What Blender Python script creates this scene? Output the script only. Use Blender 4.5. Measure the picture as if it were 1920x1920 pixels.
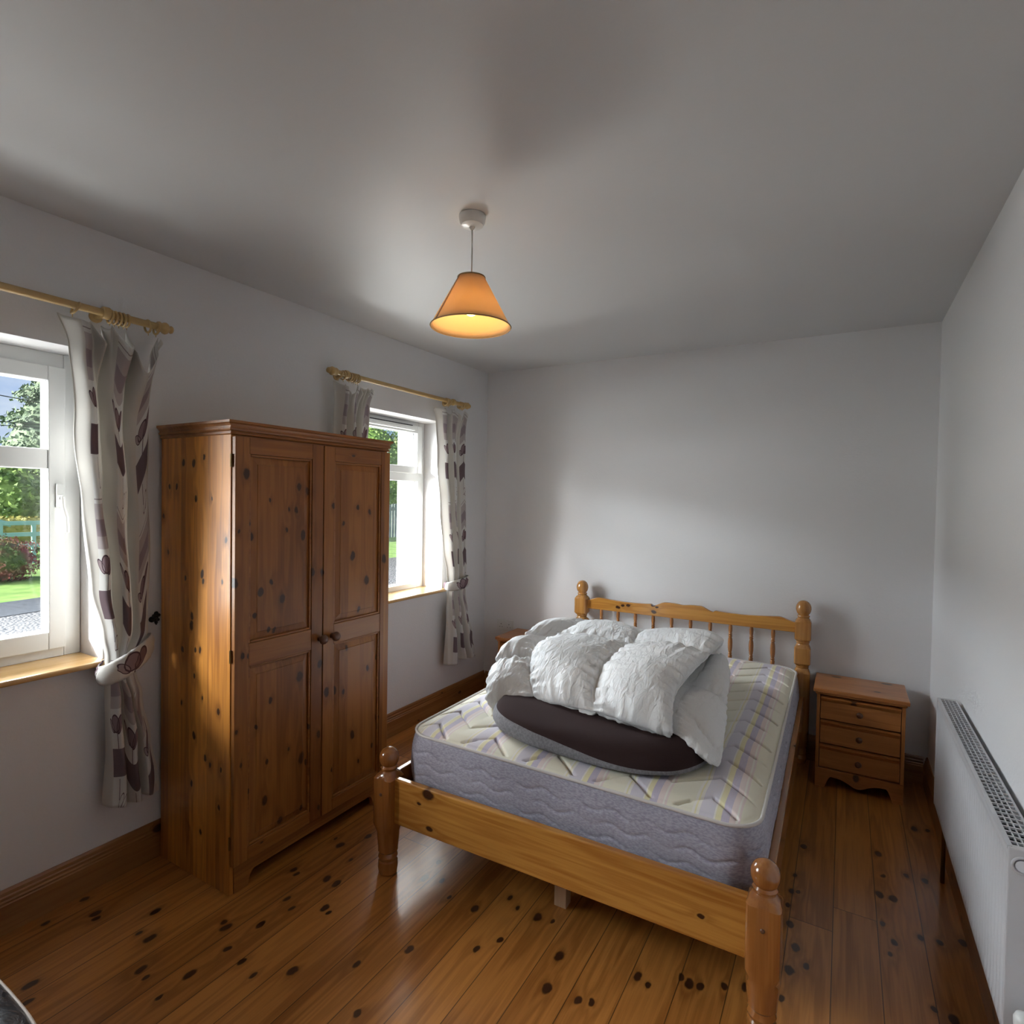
import bpy, bmesh, math, random
from math import sin, cos, pi, exp, sqrt, floor
from mathutils import Vector, Matrix, noise
random.seed(7)
S = bpy.context.scene
for o in list(bpy.data.objects): bpy.data.objects.remove(o)
COL = S.collection

# ------------------------------------------------------------ camera
F, YAW, PITCH, ROLL = 1069.2, 0.5285, -0.02286, 0.01626
cy, sy, cp, sp = cos(YAW), sin(YAW), cos(PITCH), sin(PITCH)
fw = Vector((-sy*cp, cy*cp, sp)); rt = Vector((cy, sy, 0)); up = rt.cross(fw)
r2 = rt*cos(ROLL)+up*sin(ROLL); u2 = -rt*sin(ROLL)+up*cos(ROLL)
cam = bpy.data.cameras.new('camera'); camo = bpy.data.objects.new('camera', cam); COL.objects.link(camo)
cam.sensor_width = 36; cam.sensor_fit = 'HORIZONTAL'; cam.lens = F/1920*36; cam.clip_start = .02; cam.clip_end = 500
camo.matrix_world = Matrix(((r2.x, u2.x, -fw.x, 0), (r2.y, u2.y, -fw.y, 0), (r2.z, u2.z, -fw.z, 1.5), (0, 0, 0, 1)))
S.camera = camo

# ------------------------------------------------------------ world, sun, added daylight fill
def N(nt, t, **k):
    n = nt.nodes.new(t)
    for a, b in k.items(): setattr(n, a, b)
    return n
W = bpy.data.worlds.new('world'); S.world = W; W.use_nodes = True
nt = W.node_tree; nt.nodes.clear()
out = N(nt, 'ShaderNodeOutputWorld'); bg = N(nt, 'ShaderNodeBackground'); bg.inputs[1].default_value = 0.95
tc = N(nt, 'ShaderNodeTexCoord'); mp = N(nt, 'ShaderNodeMapping'); mp.inputs['Scale'].default_value = (1, 1, 2.6)
nz = N(nt, 'ShaderNodeTexNoise'); nz.inputs['Scale'].default_value = 2.6; nz.inputs['Detail'].default_value = 8; nz.inputs['Roughness'].default_value = .58
cr = N(nt, 'ShaderNodeValToRGB'); e = cr.color_ramp.elements
e[0].position = .38; e[0].color = (.28, .46, .86, 1); e[1].position = .66; e[1].color = (.80, .86, .97, 1)
nt.links.new(tc.outputs['Generated'], mp.inputs[0]); nt.links.new(mp.outputs[0], nz.inputs[0]); nt.links.new(nz.outputs[0], cr.inputs[0])
nt.links.new(cr.outputs[0], bg.inputs[0]); nt.links.new(bg.outputs[0], out.inputs[0])
def look(o, d): o.rotation_euler = Vector(d).to_track_quat('-Z', 'Y').to_euler()
def lamp(name, kind, loc, d, energy, color, sx=1, sy_=1):
    l = bpy.data.lights.new(name, kind); o = bpy.data.objects.new(name, l); COL.objects.link(o)
    l.energy = energy; l.color = color; o.location = loc; look(o, d)
    if kind == 'AREA': l.shape = 'RECTANGLE'; l.size = sx; l.size_y = sy_
    return o
sun = lamp('sun', 'SUN', (-12, -30, 12), (1, 2.22, -.82), 20, (1, .95, .88)); sun.data.angle = .009
# added area lamps outside, out of view, boosting skylight and sunlit-ground bounce indoors
lamp('sky_fill', 'AREA', (-9.5, 1.6, 4.9), (7.0, .3, -3.5), 4800, (.88, .93, 1), 12, 2.8)
lamp('sky_fill_by_sun', 'AREA', (-8.6, -8.4, 5.2), (6.2, 9.6, -3.9), 5200, (.98, .97, 1), 6, 3.4)
lamp('low_sky_fill', 'AREA', (-8.0, -3.2, 1.15), (5.6, 4.6, .1), 1650, (.96, .97, 1), 8, 2.7)
lamp('ground_fill_1', 'AREA', (-3.55, .8, .05), (.95, -.1, 1.6), 42, (1, .98, .95), 2.2, .8)
lamp('ground_fill_2', 'AREA', (-3.7, 3.9, .05), (1.1, -1.1, 1.6), 165, (1, .98, .95), 1.8, .9)
S.view_settings.view_transform = 'Standard'; S.view_settings.look = 'None'
S.view_settings.exposure = 0.17; S.view_settings.gamma = 1; S.view_settings.use_curve_mapping = False

XL, XR, YB, YR, ZC, HB = -2.433, 0.418, 3.761, -1.35, 2.474, .146

# ------------------------------------------------------------ mesh helpers
def empty(name, loc=(0, 0, 0), label=None, cat=None, group=None, rz=0):
    o = bpy.data.objects.new(name, None); COL.objects.link(o); o.location = loc; o.rotation_euler = (0, 0, rz)
    o.empty_display_size = .1
    if label: tag(o, label, cat, group)
    return o
def tag(o, label=None, cat=None, group=None, kind=None):
    if label: o['label'] = label
    if cat: o['category'] = cat
    if group: o['group'] = group
    if kind: o['kind'] = kind
    return o
class MB:
    def __init__(s): s.v = []; s.f = []; s.mi = []; s.uv = None
    def add(s, vs, fs, m=0):
        b = len(s.v); s.v += [tuple(x) for x in vs]; s.f += [tuple(i+b for i in q) for q in fs]; s.mi += [m]*len(fs)
        return s
    def box(s, x0, x1, y0, y1, z0, z1, m=0):
        vs = [(x0, y0, z0), (x1, y0, z0), (x1, y1, z0), (x0, y1, z0), (x0, y0, z1), (x1, y0, z1), (x1, y1, z1), (x0, y1, z1)]
        return s.add(vs, [(3, 2, 1, 0), (4, 5, 6, 7), (0, 1, 5, 4), (1, 2, 6, 5), (2, 3, 7, 6), (3, 0, 4, 7)], m)
    def lathe(s, prof, c=(0, 0, 0), axis='z', n=28, square=None, m=0, cap=True):
        # prof: (t, r[, squareness 0..1])
        vs = []; fs = []
        for q in prof:
            t, r = q[0], q[1]; k = q[2] if len(q) > 2 else 0
            for i in range(n):
                a = 2*pi*i/n+pi/n
                ca, sa = cos(a), sin(a)
                rs = r
                if k:
                    mx = max(abs(ca), abs(sa)); md = (abs(ca)+abs(sa))/1.82
                    rs = r*((1-k)+k/max(mx, md))
                x, y = rs*ca, rs*sa
                p = {'z': (x, y, t), 'x': (t, x, y), 'y': (x, t, y)}[axis]
                vs.append((p[0]+c[0], p[1]+c[1], p[2]+c[2]))
        L = len(prof)
        for j in range(L-1):
            for i in range(n):
                fs.append((j*n+i, j*n+(i+1) % n, (j+1)*n+(i+1) % n, (j+1)*n+i))
        if cap:
            fs.append(tuple(range(n-1, -1, -1))); fs.append(tuple((L-1)*n+i for i in range(n)))
        return s.add(vs, fs, m)
    def tube(s, pts, r, n=10, m=0, closed=False):
        pts = [Vector(p) for p in pts]; vs = []; fs = []; L = len(pts); prev = None
        for i, p in enumerate(pts):
            if closed: d = pts[(i+1) % L]-pts[i-1]
            else: d = pts[min(i+1, L-1)]-pts[max(i-1, 0)]
            d.normalize()
            if prev is None:
                a = Vector((0, 0, 1)) if abs(d.z) < .9 else Vector((1, 0, 0))
                prev = d.cross(a).normalized()
            else: prev = (prev-d*prev.dot(d)).normalized()
            b = d.cross(prev)
            rr = r(i/(L-1)) if callable(r) else r
            for k in range(n):
                t = 2*pi*k/n; vs.append(p+prev*cos(t)*rr+b*sin(t)*rr)
        for i in range(L if closed else L-1):
            for k in range(n):
                j = (i+1) % L
                fs.append((i*n+k, i*n+(k+1) % n, j*n+(k+1) % n, j*n+k))
        if not closed:
            fs.append(tuple(range(n-1, -1, -1))); fs.append(tuple((L-1)*n+k for k in range(n)))
        return s.add(vs, fs, m)
    def prism(s, poly, axis, a, b, m=0):
        # poly in the two other axes, ordered; extruded along axis from a to b
        n = len(poly); vs = []
        for t in (a, b):
            for (p, q) in poly:
                vs.append({'x': (t, p, q), 'y': (p, t, q), 'z': (p, q, t)}[axis])
        fs = [tuple(range(n-1, -1, -1)), tuple(range(n, 2*n))]+[(i, (i+1) % n, n+(i+1) % n, n+i) for i in range(n)]
        return s.add(vs, fs, m)
    def sphere(s, c, r, nu=20, nv=12, sc=(1, 1, 1), m=0):
        vs = [(c[0], c[1], c[2]+r*sc[2])]; fs = []
        for j in range(1, nv):
            for i in range(nu):
                a = pi*j/nv; b = 2*pi*i/nu
                vs.append((c[0]+r*sc[0]*sin(a)*cos(b), c[1]+r*sc[1]*sin(a)*sin(b), c[2]+r*sc[2]*cos(a)))
        vs.append((c[0], c[1], c[2]-r*sc[2])); L = len(vs)-1
        for i in range(nu): fs.append((0, 1+i, 1+(i+1) % nu)); fs.append((L, L-nu+(i+1) % nu, L-nu+i))
        for j in range(nv-2):
            for i in range(nu): a = 1+j*nu; fs.append((a+i, a+nu+i, a+nu+(i+1) % nu, a+(i+1) % nu))
        return s.add(vs, fs, m)
    def grid(s, P, m=0, closed_u=False):
        nv, nu = len(P), len(P[0]); vs = [p for r in P for p in r]; fs = []
        for j in range(nv-1):
            for i in range(nu if closed_u else nu-1):
                k = (i+1) % nu
                fs.append((j*nu+i, j*nu+k, (j+1)*nu+k, (j+1)*nu+i))
        return s.add(vs, fs, m)
    def build(s, name, mats, parent=None, smooth=None, bevel=0, seg=2, local=False, fix=True, subsurf=0):
        me = bpy.data.meshes.new(name)
        off = Vector(parent.location) if (parent and not local) else Vector((0, 0, 0))
        if parent and not local and parent.parent: off = off+Vector(parent.parent.location)
        me.from_pydata([tuple(Vector(v)-off) for v in s.v], [], s.f)
        if fix:
            bm = bmesh.new(); bm.from_mesh(me); bmesh.ops.recalc_face_normals(bm, faces=bm.faces); bm.to_mesh(me); bm.free()
        if not isinstance(mats, (list, tuple)): mats = [mats]
        for m in mats: me.materials.append(m)
        for p, i in zip(me.polygons, s.mi): p.material_index = i
        o = bpy.data.objects.new(name, me); COL.objects.link(o)
        if parent: o.parent = parent
        if smooth is not None:
            if smooth is True: me.polygons.foreach_set('use_smooth', [True]*len(me.polygons))
            else:
                me.polygons.foreach_set('use_smooth', [True]*len(me.polygons))
                try: me.set_sharp_from_angle(angle=math.radians(smooth))
                except Exception: pass
        if bevel:
            b = o.modifiers.new('bevel', 'BEVEL'); b.width = bevel; b.segments = seg; b.limit_method = 'ANGLE'; b.angle_limit = .6
            b.harden_normals = False
        if subsurf:
            b = o.modifiers.new('sub', 'SUBSURF'); b.levels = subsurf; b.render_levels = subsurf
        return o
def dup(o, parent=None, loc=None):
    c = o.copy(); COL.objects.link(c)
    if parent: c.parent = parent
    if loc is not None: c.location = loc
    for ch in list(o.children): dup(ch, c)
    return c

# ------------------------------------------------------------ materials
def mat(name):
    m = bpy.data.materials.new(name); m.use_nodes = True; t = m.node_tree
    b = t.nodes['Principled BSDF']; return m, t, b
def simple(name, col, rough=.5, metal=0, coat=0, bump=0, bscale=200, spec=None, emit=None, es=0, tint=0, tscale=8):
    m, t, b = mat(name)
    b.inputs['Base Color'].default_value = (*col, 1); b.inputs['Roughness'].default_value = rough; b.inputs['Metallic'].default_value = metal
    b.inputs['Coat Weight'].default_value = coat; b.inputs['Coat Roughness'].default_value = .12
    if spec is not None: b.inputs['Specular IOR Level'].default_value = spec
    if emit: b.inputs['Emission Color'].default_value = (*emit, 1); b.inputs['Emission Strength'].default_value = es
    if bump or tint:
        c = N(t, 'ShaderNodeTexCoord')
        n = N(t, 'ShaderNodeTexNoise'); n.inputs['Scale'].default_value = bscale; n.inputs['Detail'].default_value = 4; t.links.new(c.outputs['Object'], n.inputs[0])
        if bump:
            q = N(t, 'ShaderNodeBump'); q.inputs['Strength'].default_value = bump; q.inputs['Distance'].default_value = .003
            t.links.new(n.outputs[0], q.inputs['Height']); t.links.new(q.outputs[0], b.inputs['Normal'])
        if tint:
            n2 = N(t, 'ShaderNodeTexNoise'); n2.inputs['Scale'].default_value = tscale; n2.inputs['Detail'].default_value = 5
            t.links.new(c.outputs['Object'], n2.inputs[0])
            rr = N(t, 'ShaderNodeValToRGB'); rr.color_ramp.elements[0].position = .35; rr.color_ramp.elements[1].position = .65
            rr.color_ramp.elements[0].color = (*[x*(1-tint) for x in col], 1); rr.color_ramp.elements[1].color = (*[min(1, x*(1+tint)) for x in col], 1)
            t.links.new(n2.outputs[0], rr.inputs[0]); t.links.new(rr.outputs[0], b.inputs['Base Color'])
    return m
def M_(t, op, a, b=None, c=None):
    n = N(t, 'ShaderNodeMath', operation=op)
    for i, x in enumerate((a, b, c)):
        if x is None: continue
        if isinstance(x, (int, float)): n.inputs[i].default_value = x
        else: t.links.new(x, n.inputs[i])
    return n.outputs[0]
def MIX(t, fac, a, b, mode='MIX'):
    n = N(t, 'ShaderNodeMix', data_type='RGBA', blend_type=mode)
    if isinstance(fac, (int, float)): n.inputs[0].default_value = fac
    else: t.links.new(fac, n.inputs[0])
    for i, x in ((6, a), (7, b)):
        if isinstance(x, tuple): n.inputs[i].default_value = (*x[:3], 1)
        else: t.links.new(x, n.inputs[i])
    return n.outputs[2]
def wood(name, light, dark, grain=2, across=0, board=0, bvar=.25, knot=(.45, .16, .07), kcol=(.05, .018, .008), rough=.3, coat=.3, croug=.15,
         gap=0, knots=True, endlen=0, gscale=1., kthr=.5, rings=.35, kpts=None):
    """pine: grain axis, board width across, dark oval knots"""
    m, t, b = mat(name)
    co = N(t, 'ShaderNodeTexCoord'); oi = N(t, 'ShaderNodeObjectInfo')
    sep = N(t, 'ShaderNodeSeparateXYZ'); t.links.new(co.outputs['Object'], sep.inputs[0])
    ax = [sep.outputs[0], sep.outputs[1], sep.outputs[2]]
    third = 3-grain-across
    g, a, d = ax[grain], ax[across], ax[third]
    rnd = M_(t, 'MULTIPLY', oi.outputs['Random'], 13.7)
    if board:
        idx = M_(t, 'FLOOR', M_(t, 'DIVIDE', a, board))
        wn = N(t, 'ShaderNodeTexWhiteNoise', noise_dimensions='2D'); cb = N(t, 'ShaderNodeCombineXYZ')
        t.links.new(idx, cb.inputs[0]); t.links.new(rnd if not endlen else idx, cb.inputs[1])
        t.links.new(cb.outputs[0], wn.inputs['Vector']); bw = wn.outputs['Value']
        if endlen:
            gl = M_(t, 'ADD', g, M_(t, 'MULTIPLY', bw, 7.3))
            ix2 = M_(t, 'FLOOR', M_(t, 'DIVIDE', gl, endlen))
            wn2 = N(t, 'ShaderNodeTexWhiteNoise', noise_dimensions='2D'); cb2 = N(t, 'ShaderNodeCombineXYZ')
            t.links.new(idx, cb2.inputs[0]); t.links.new(ix2, cb2.inputs[1]); t.links.new(cb2.outputs[0], wn2.inputs['Vector']); bw = wn2.outputs['Value']
        goff = M_(t, 'MULTIPLY', bw, 9.1)
    else: bw = None; goff = rnd
    g2 = M_(t, 'ADD', g, goff)
    if not board: a = M_(t, 'ADD', a, rnd)
    # knots
    cbk = N(t, 'ShaderNodeCombineXYZ'); sc = 1/knot[1]
    t.links.new(M_(t, 'MULTIPLY', g2, sc*.55), cbk.inputs[0]); t.links.new(M_(t, 'MULTIPLY', M_(t, 'ADD', a, M_(t, 'MULTIPLY', d, .35)), sc), cbk.inputs[1])
    vo = N(t, 'ShaderNodeTexVoronoi', voronoi_dimensions='2D'); vo.inputs['Scale'].default_value = 1; vo.inputs['Randomness'].default_value = 1; t.links.new(cbk.outputs[0], vo.inputs['Vector'])
    vs = N(t, 'ShaderNodeSeparateColor'); t.links.new(vo.outputs['Color'], vs.inputs[0])
    gate = M_(t, 'LESS_THAN', vs.outputs[0], kthr)
    size = M_(t, 'MULTIPLY', M_(t, 'ADD', vs.outputs[1], .35), knot[2]/knot[1]*.8)
    kd = M_(t, 'DIVIDE', vo.outputs['Distance'], size)          # 1 at the knot's rim
    km = N(t, 'ShaderNodeMapRange', interpolation_type='SMOOTHSTEP'); km.inputs['From Min'].default_value = 1.25; km.inputs['From Max'].default_value = .75
    t.links.new(kd, km.inputs['Value']); kmask = M_(t, 'MULTIPLY', km.outputs[0], gate)
    if kpts:
        wn_ = N(t, 'ShaderNodeTexNoise', noise_dimensions='2D'); wn_.inputs['Scale'].default_value = 22; wn_.inputs['Detail'].default_value = 2
        cb0 = N(t, 'ShaderNodeCombineXYZ'); t.links.new(g, cb0.inputs[0]); t.links.new(ax[across], cb0.inputs[1]); t.links.new(cb0.outputs[0], wn_.inputs['Vector'])
        wof = M_(t, 'MULTIPLY', M_(t, 'SUBTRACT', wn_.outputs[0], .5), .016)
        cbp = N(t, 'ShaderNodeCombineXYZ'); t.links.new(M_(t, 'MULTIPLY', g, .62), cbp.inputs[0]); t.links.new(M_(t, 'ADD', ax[across], wof), cbp.inputs[1])
        kd = None
        for (kg, ka, kr) in kpts:
            vm = N(t, 'ShaderNodeVectorMath', operation='DISTANCE'); t.links.new(cbp.outputs[0], vm.inputs[0]); vm.inputs[1].default_value = (kg*.62, ka, 0)
            q_ = M_(t, 'DIVIDE', vm.outputs['Value'], kr); kd = q_ if kd is None else M_(t, 'MINIMUM', kd, q_)
        t.links.new(kd, km.inputs['Value']); gate = 1.0; kmask = km.outputs[0]
    halo = M_(t, 'MULTIPLY', M_(t, 'POWER', 2.718, M_(t, 'MULTIPLY', kd, -.55)), gate)
    # grain
    ca = N(t, 'ShaderNodeCombineXYZ')
    t.links.new(M_(t, 'MULTIPLY', g2, .9*gscale), ca.inputs[0]); t.links.new(M_(t, 'MULTIPLY', a, 16*gscale), ca.inputs[1]); t.links.new(M_(t, 'MULTIPLY', d, 16*gscale), ca.inputs[2])
    n1 = N(t, 'ShaderNodeTexNoise'); n1.inputs['Scale'].default_value = 1; n1.inputs['Detail'].default_value = 3; t.links.new(ca.outputs[0], n1.inputs[0])
    ring = M_(t, 'SINE', M_(t, 'ADD', M_(t, 'MULTIPLY', n1.outputs[0], 34), M_(t, 'MULTIPLY', halo, 9)))
    cf = N(t, 'ShaderNodeCombineXYZ')
    t.links.new(M_(t, 'MULTIPLY', g2, 6), cf.inputs[0]); t.links.new(M_(t, 'MULTIPLY', a, 260), cf.inputs[1]); t.links.new(M_(t, 'MULTIPLY', d, 260), cf.inputs[2])
    n2 = N(t, 'ShaderNodeTexNoise'); n2.inputs['Scale'].default_value = 1; n2.inputs['Detail'].default_value = 2; t.links.new(cf.outputs[0], n2.inputs[0])
    fac = M_(t, 'ADD', M_(t, 'MULTIPLY', ring, rings*.5), M_(t, 'ADD', M_(t, 'MULTIPLY', M_(t, 'SUBTRACT', n1.outputs[0], .5), 1.2), M_(t, 'MULTIPLY', M_(t, 'SUBTRACT', n2.outputs[0], .5), .5)))
    fac = M_(t, 'ADD', fac, .45)
    if bw is not None: fac = M_(t, 'ADD', fac, M_(t, 'MULTIPLY', M_(t, 'SUBTRACT', bw, .5), bvar*3))
    fac.node.use_clamp = True
    col = MIX(t, fac, light, dark)
    if knots:
        col = MIX(t, M_(t, 'MULTIPLY', halo, .45), col, tuple(x*.45 for x in dark))
        col = MIX(t, kmask, col, kcol)
    hgt = None
    if gap:
        fr = M_(t, 'FRACT', M_(t, 'DIVIDE', ax[across], board)); e1 = M_(t, 'MINIMUM', fr, M_(t, 'SUBTRACT', 1, fr))
        gm = M_(t, 'LESS_THAN', e1, gap/board)
        if endlen:
            fe = M_(t, 'FRACT', M_(t, 'DIVIDE', gl, endlen)); gm = M_(t, 'MAXIMUM', gm, M_(t, 'LESS_THAN', M_(t, 'MINIMUM', fe, M_(t, 'SUBTRACT', 1, fe)), .0015/endlen))
        col = MIX(t, M_(t, 'MULTIPLY', gm, .75), col, (.02, .008, .004))
        hgt = gm
    t.links.new(col, b.inputs['Base Color']); b.inputs['Roughness'].default_value = rough
    b.inputs['Coat Weight'].default_value = coat; b.inputs['Coat Roughness'].default_value = croug
    bu = N(t, 'ShaderNodeBump'); bu.inputs['Strength'].default_value = .12; bu.inputs['Distance'].default_value = .0008
    h = M_(t, 'SUBTRACT', n2.outputs[0], M_(t, 'MULTIPLY', hgt, 3)) if hgt is not None else n2.outputs[0]
    t.links.new(h, bu.inputs['Height']); t.links.new(bu.outputs[0], b.inputs['Normal'])
    return m, t, b

# knots where the boards show them: (along grain, across, radius)
DOORK = [(1.685, -0.232, 0.0111), (1.577, -0.364, 0.0128), (1.535, -0.124, 0.0102), (1.518, -0.077, 0.0102), (1.48, -0.26, 0.0051), (1.444, -0.172, 0.0051), (1.441, -0.138, 0.0085), (1.364, -0.395, 0.0051), (1.342, -0.337, 0.0102), (1.361, -0.182, 0.006), (1.336, -0.104, 0.0136), (1.16, -0.249, 0.0068), (1.127, -0.299, 0.0111), (1.087, -0.199, 0.0111), (1.174, -0.41, 0.0119), (1.179, -0.055, 0.0111), (1.171, -0.005, 0.0102), (1.045, -0.344, 0.0085), (1.039, -0.321, 0.0068), (0.974, -0.262, 0.0077), (0.968, -0.235, 0.0085), (0.898, -0.376, 0.0077), (0.893, -0.351, 0.0068), (0.888, -0.133, 0.0068), (1.457, 0.054, 0.0085), (1.45, 0.203, 0.0077), (1.428, 0.28, 0.0085), (1.379, 0.117, 0.006), (1.229, 0.174, 0.0136), (1.2, 0.375, 0.0136), (1.109, 0.264, 0.0136), (0.978, 0.215, 0.0094), (1.703, 0.234, 0.0068), (0.888, 0.183, 0.006), (0.814, 0.144, 0.0077), (0.726, 0.341, 0.0085), (0.752, -0.115, 0.0136), (0.693, -0.254, 0.0085), (0.608, -0.315, 0.006), (0.468, -0.168, 0.0051), (0.407, -0.102, 0.0153), (0.376, -0.074, 0.0085), (0.455, -0.267, 0.0068), (0.487, -0.379, 0.006), (0.306, -0.275, 0.0119), (0.192, -0.204, 0.0102), (0.477, -0.015, 0.0102), (0.618, -0.401, 0.0051), (0.78, -0.015, 0.0111), (0.647, 0.026, 0.0136), (0.639, 0.075, 0.0128), (0.619, 0.126, 0.0077), (0.405, 0.181, 0.0128), (0.432, 0.345, 0.0094), (0.69, 0.275, 0.0094), (0.152, 0.172, 0.0128), (0.308, 0.311, 0.0077), (0.293, 0.06, 0.0068), (0.266, 0.221, 0.006), (0.157, -0.012, 0.0077), (0.195, -0.1, 0.0085)]
SIDEK = [(1.622, -0.07, 0.0085), (1.618, -0.002, 0.0102), (1.64, 0.061, 0.0068), (1.527, -0.12, 0.0085), (1.527, -0.172, 0.0068), (1.527, -0.245, 0.006), (1.481, 0.01, 0.0085), (1.408, -0.215, 0.0068), (1.263, -0.181, 0.0068), (1.168, -0.058, 0.0068), (1.193, 0.053, 0.0111), (1.023, -0.012, 0.0094), (0.986, -0.014, 0.0119), (1.165, 0.062, 0.0068), (1.173, 0.18, 0.006), (0.883, -0.075, 0.0077), (0.893, 0.011, 0.0068), (0.897, 0.042, 0.0085), (1.331, 0.203, 0.0077), (1.483, 0.111, 0.0051), (0.79, 0.003, 0.0068), (0.556, 0.004, 0.0102), (0.681, 0.163, 0.0085), (0.485, 0.079, 0.0085), (0.465, 0.11, 0.0068), (0.362, -0.013, 0.0085), (0.714, 0.06, 0.0051), (0.668, -0.083, 0.006), (0.318, 0.165, 0.0068), (0.188, 0.051, 0.0068), (0.464, 0.177, 0.0068)]
FLOORK = [(0.978, -2.238), (0.988, -2.267), (1.02, -2.04), (1.027, -1.984), (1.003, -2.383), (0.876, -2.36), (0.944, -1.877), (0.936, -1.833), (1.012, -1.729), (1.127, -1.635), (1.113, -1.56), (1.187, -1.467), (0.919, -1.725), (0.741, -2.102), (0.712, -2.033), (1.135, -1.723), (1.26, -1.726), (1.2, -1.845), (1.189, -1.816), (1.392, -1.755), (1.368, -1.698), (1.432, -1.599), (1.423, -1.568), (1.547, -1.663), (1.516, -1.872), (1.504, -1.842), (1.547, -1.717), (1.75, -1.888), (1.727, -1.838), (1.311, -1.315), (1.186, -1.184), (1.104, -2.097), (1.68, -1.724), (1.548, -0.752), (1.56, -0.654), (1.574, -0.618), (1.737, -0.528), (1.722, -0.491), (1.795, -0.381), (1.802, -0.35), (1.841, -0.286), (1.872, -0.23), (1.798, -0.916), (1.68, -0.773), (2.436, -0.14), (2.343, -0.148), (2.239, -0.13), (2.547, -0.137), (2.131, -0.107), (2.062, -0.071), (1.887, -0.128), (2.783, -0.12), (2.444, -0.118), (2.015, -0.116), (1.806, -0.41), (1.832, -1.052), (1.715, -1.132), (1.8, -0.999), (1.798, -0.918), (1.563, -1.023), (1.637, -0.974), (1.445, -1.211), (1.715, -1.248), (1.752, -1.396), (1.775, -1.327), (1.859, -1.409), (1.837, -1.783), (1.808, -0.86), (3.21, 0.314), (3.226, 0.368), (2.784, 0.251), (2.784, 0.314), (2.732, 0.17), (2.594, 0.195), (2.408, 0.264), (2.416, 0.321), (2.456, 0.387), (2.085, 0.267), (2.071, 0.314), (2.335, 0.184), (2.416, 0.155), (2.894, 0.16), (2.266, 0.17), (2.592, 0.153)]
FLOORK = [(g, a, (.009, .012, .0075, .0135, .010)[i % 5]) for i, (g, a) in enumerate(FLOORK)]
RAILK = [(-.481, .372, .017), (-.524, .327, .006), (-.473, .247, .010), (.522, .289, .007)]
HEADK = [(-.423, .781, .010), (-.39, .800, .008), (-.353, .803, .009), (-.185, .822, .009), (-.16, .812, .007), (-.18, .779, .011)]
M = {}
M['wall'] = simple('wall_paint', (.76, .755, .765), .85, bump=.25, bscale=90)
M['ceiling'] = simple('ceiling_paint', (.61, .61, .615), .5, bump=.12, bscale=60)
M['upvc'] = simple('white_upvc', (.68, .69, .68), .28, coat=.2)
M['rubber'] = simple('black_gasket', (.02, .02, .025), .5)
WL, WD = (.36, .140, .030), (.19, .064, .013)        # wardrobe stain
M['ward_side_lit'] = wood('wardrobe_pine_side_lit', (.78, .33, .055), (.33, .115, .020), 2, 0, .088, .34, (.4, .11, .012), rough=.38, coat=.12, croug=.2, kpts=SIDEK)[0]  # lighter than the fronts: window light on the side is put into its colour
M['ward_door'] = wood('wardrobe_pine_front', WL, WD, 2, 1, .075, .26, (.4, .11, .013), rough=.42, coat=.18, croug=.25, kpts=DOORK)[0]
M['ward_rail'] = wood('wardrobe_pine_rail', WL, WD, 1, 2, 0, .2, (.4, .13, .012), rough=.4, coat=.25, croug=.25, kthr=.5)[0]
M['knob_wood'] = simple('dark_turned_knob', (.12, .045, .02), .32, coat=.4)
BL, BD = (.58, .275, .055), (.37, .135, .022)
M['bed_x'] = wood('bed_pine_crosswise', BL, BD, 0, 2, 0, .2, (.4, .24, .016), rough=.25, coat=.6, croug=.1, kthr=.3, rings=.5)[0]
M['bed_y'] = wood('bed_pine_lengthwise', (.42, .18, .05), (.27, .10, .025), 1, 2, 0, .2, (.4, .2, .014), rough=.25, coat=.6, croug=.1, kthr=.3)[0]
M['bed_rail'] = wood('bed_pine_footrail', BL, BD, 0, 2, 0, .2, rough=.25, coat=.6, croug=.1, rings=.55, kpts=RAILK)[0]
M['bed_head'] = wood('bed_pine_headrail', BL, BD, 0, 2, 0, .2, rough=.25, coat=.6, croug=.1, rings=.55, kpts=HEADK)[0]
M['bed_z'] = wood('bed_pine_posts', (.40, .155, .038), (.26, .088, .020), 2, 0, 0, .2, (.4, .2, .010), rough=.22, coat=.8, croug=.07, kthr=.15)[0]
M['bed_z2'] = wood('bed_pine_headposts', (.52, .25, .065), (.34, .13, .028), 2, 0, 0, .2, (.4, .2, .010), rough=.22, coat=.8, croug=.07, kthr=.15)[0]
M['raw_pine'] = wood('raw_pine_support', (.52, .34, .20), (.38, .22, .12), 2, 0, 0, rough=.6, coat=0, knots=False)[0]
M['ns'] = wood('nightstand_pine', (.50, .20, .055), (.32, .11, .026), 0, 1, 0, .2, (.4, .13, .014), rough=.35, coat=.4, croug=.2, kthr=.45)[0]
M['ns_z'] = wood('nightstand_pine_upright', (.50, .20, .055), (.32, .11, .026), 2, 1, 0, .2, (.4, .13, .014), rough=.35, coat=.4, croug=.2, kthr=.45)[0]
M['base_y'] = wood('baseboard_pine_y', (.37, .165, .05), (.22, .085, .022), 1, 2, 0, .2, (.4, .13, .012), rough=.35, coat=.4, croug=.2, kthr=.5)[0]
M['base_x'] = wood('baseboard_pine_x', (.37, .165, .05), (.22, .085, .022), 0, 2, 0, .2, (.4, .13, .012), rough=.35, coat=.4, croug=.2, kthr=.5)[0]
M['sill'] = wood('sill_pine', (.72, .46, .19), (.56, .31, .10), 1, 0, 0, .2, (.4, .3, .02), rough=.25, coat=.6, croug=.1, kthr=.2)[0]
M['rod'] = wood('rod_beech', (.58, .40, .17), (.46, .29, .10), 1, 0, 0, .2, rough=.35, coat=.4, knots=False)[0]
M['brass'] = simple('aged_brass', (.22, .15, .06), .35, 1)
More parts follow.
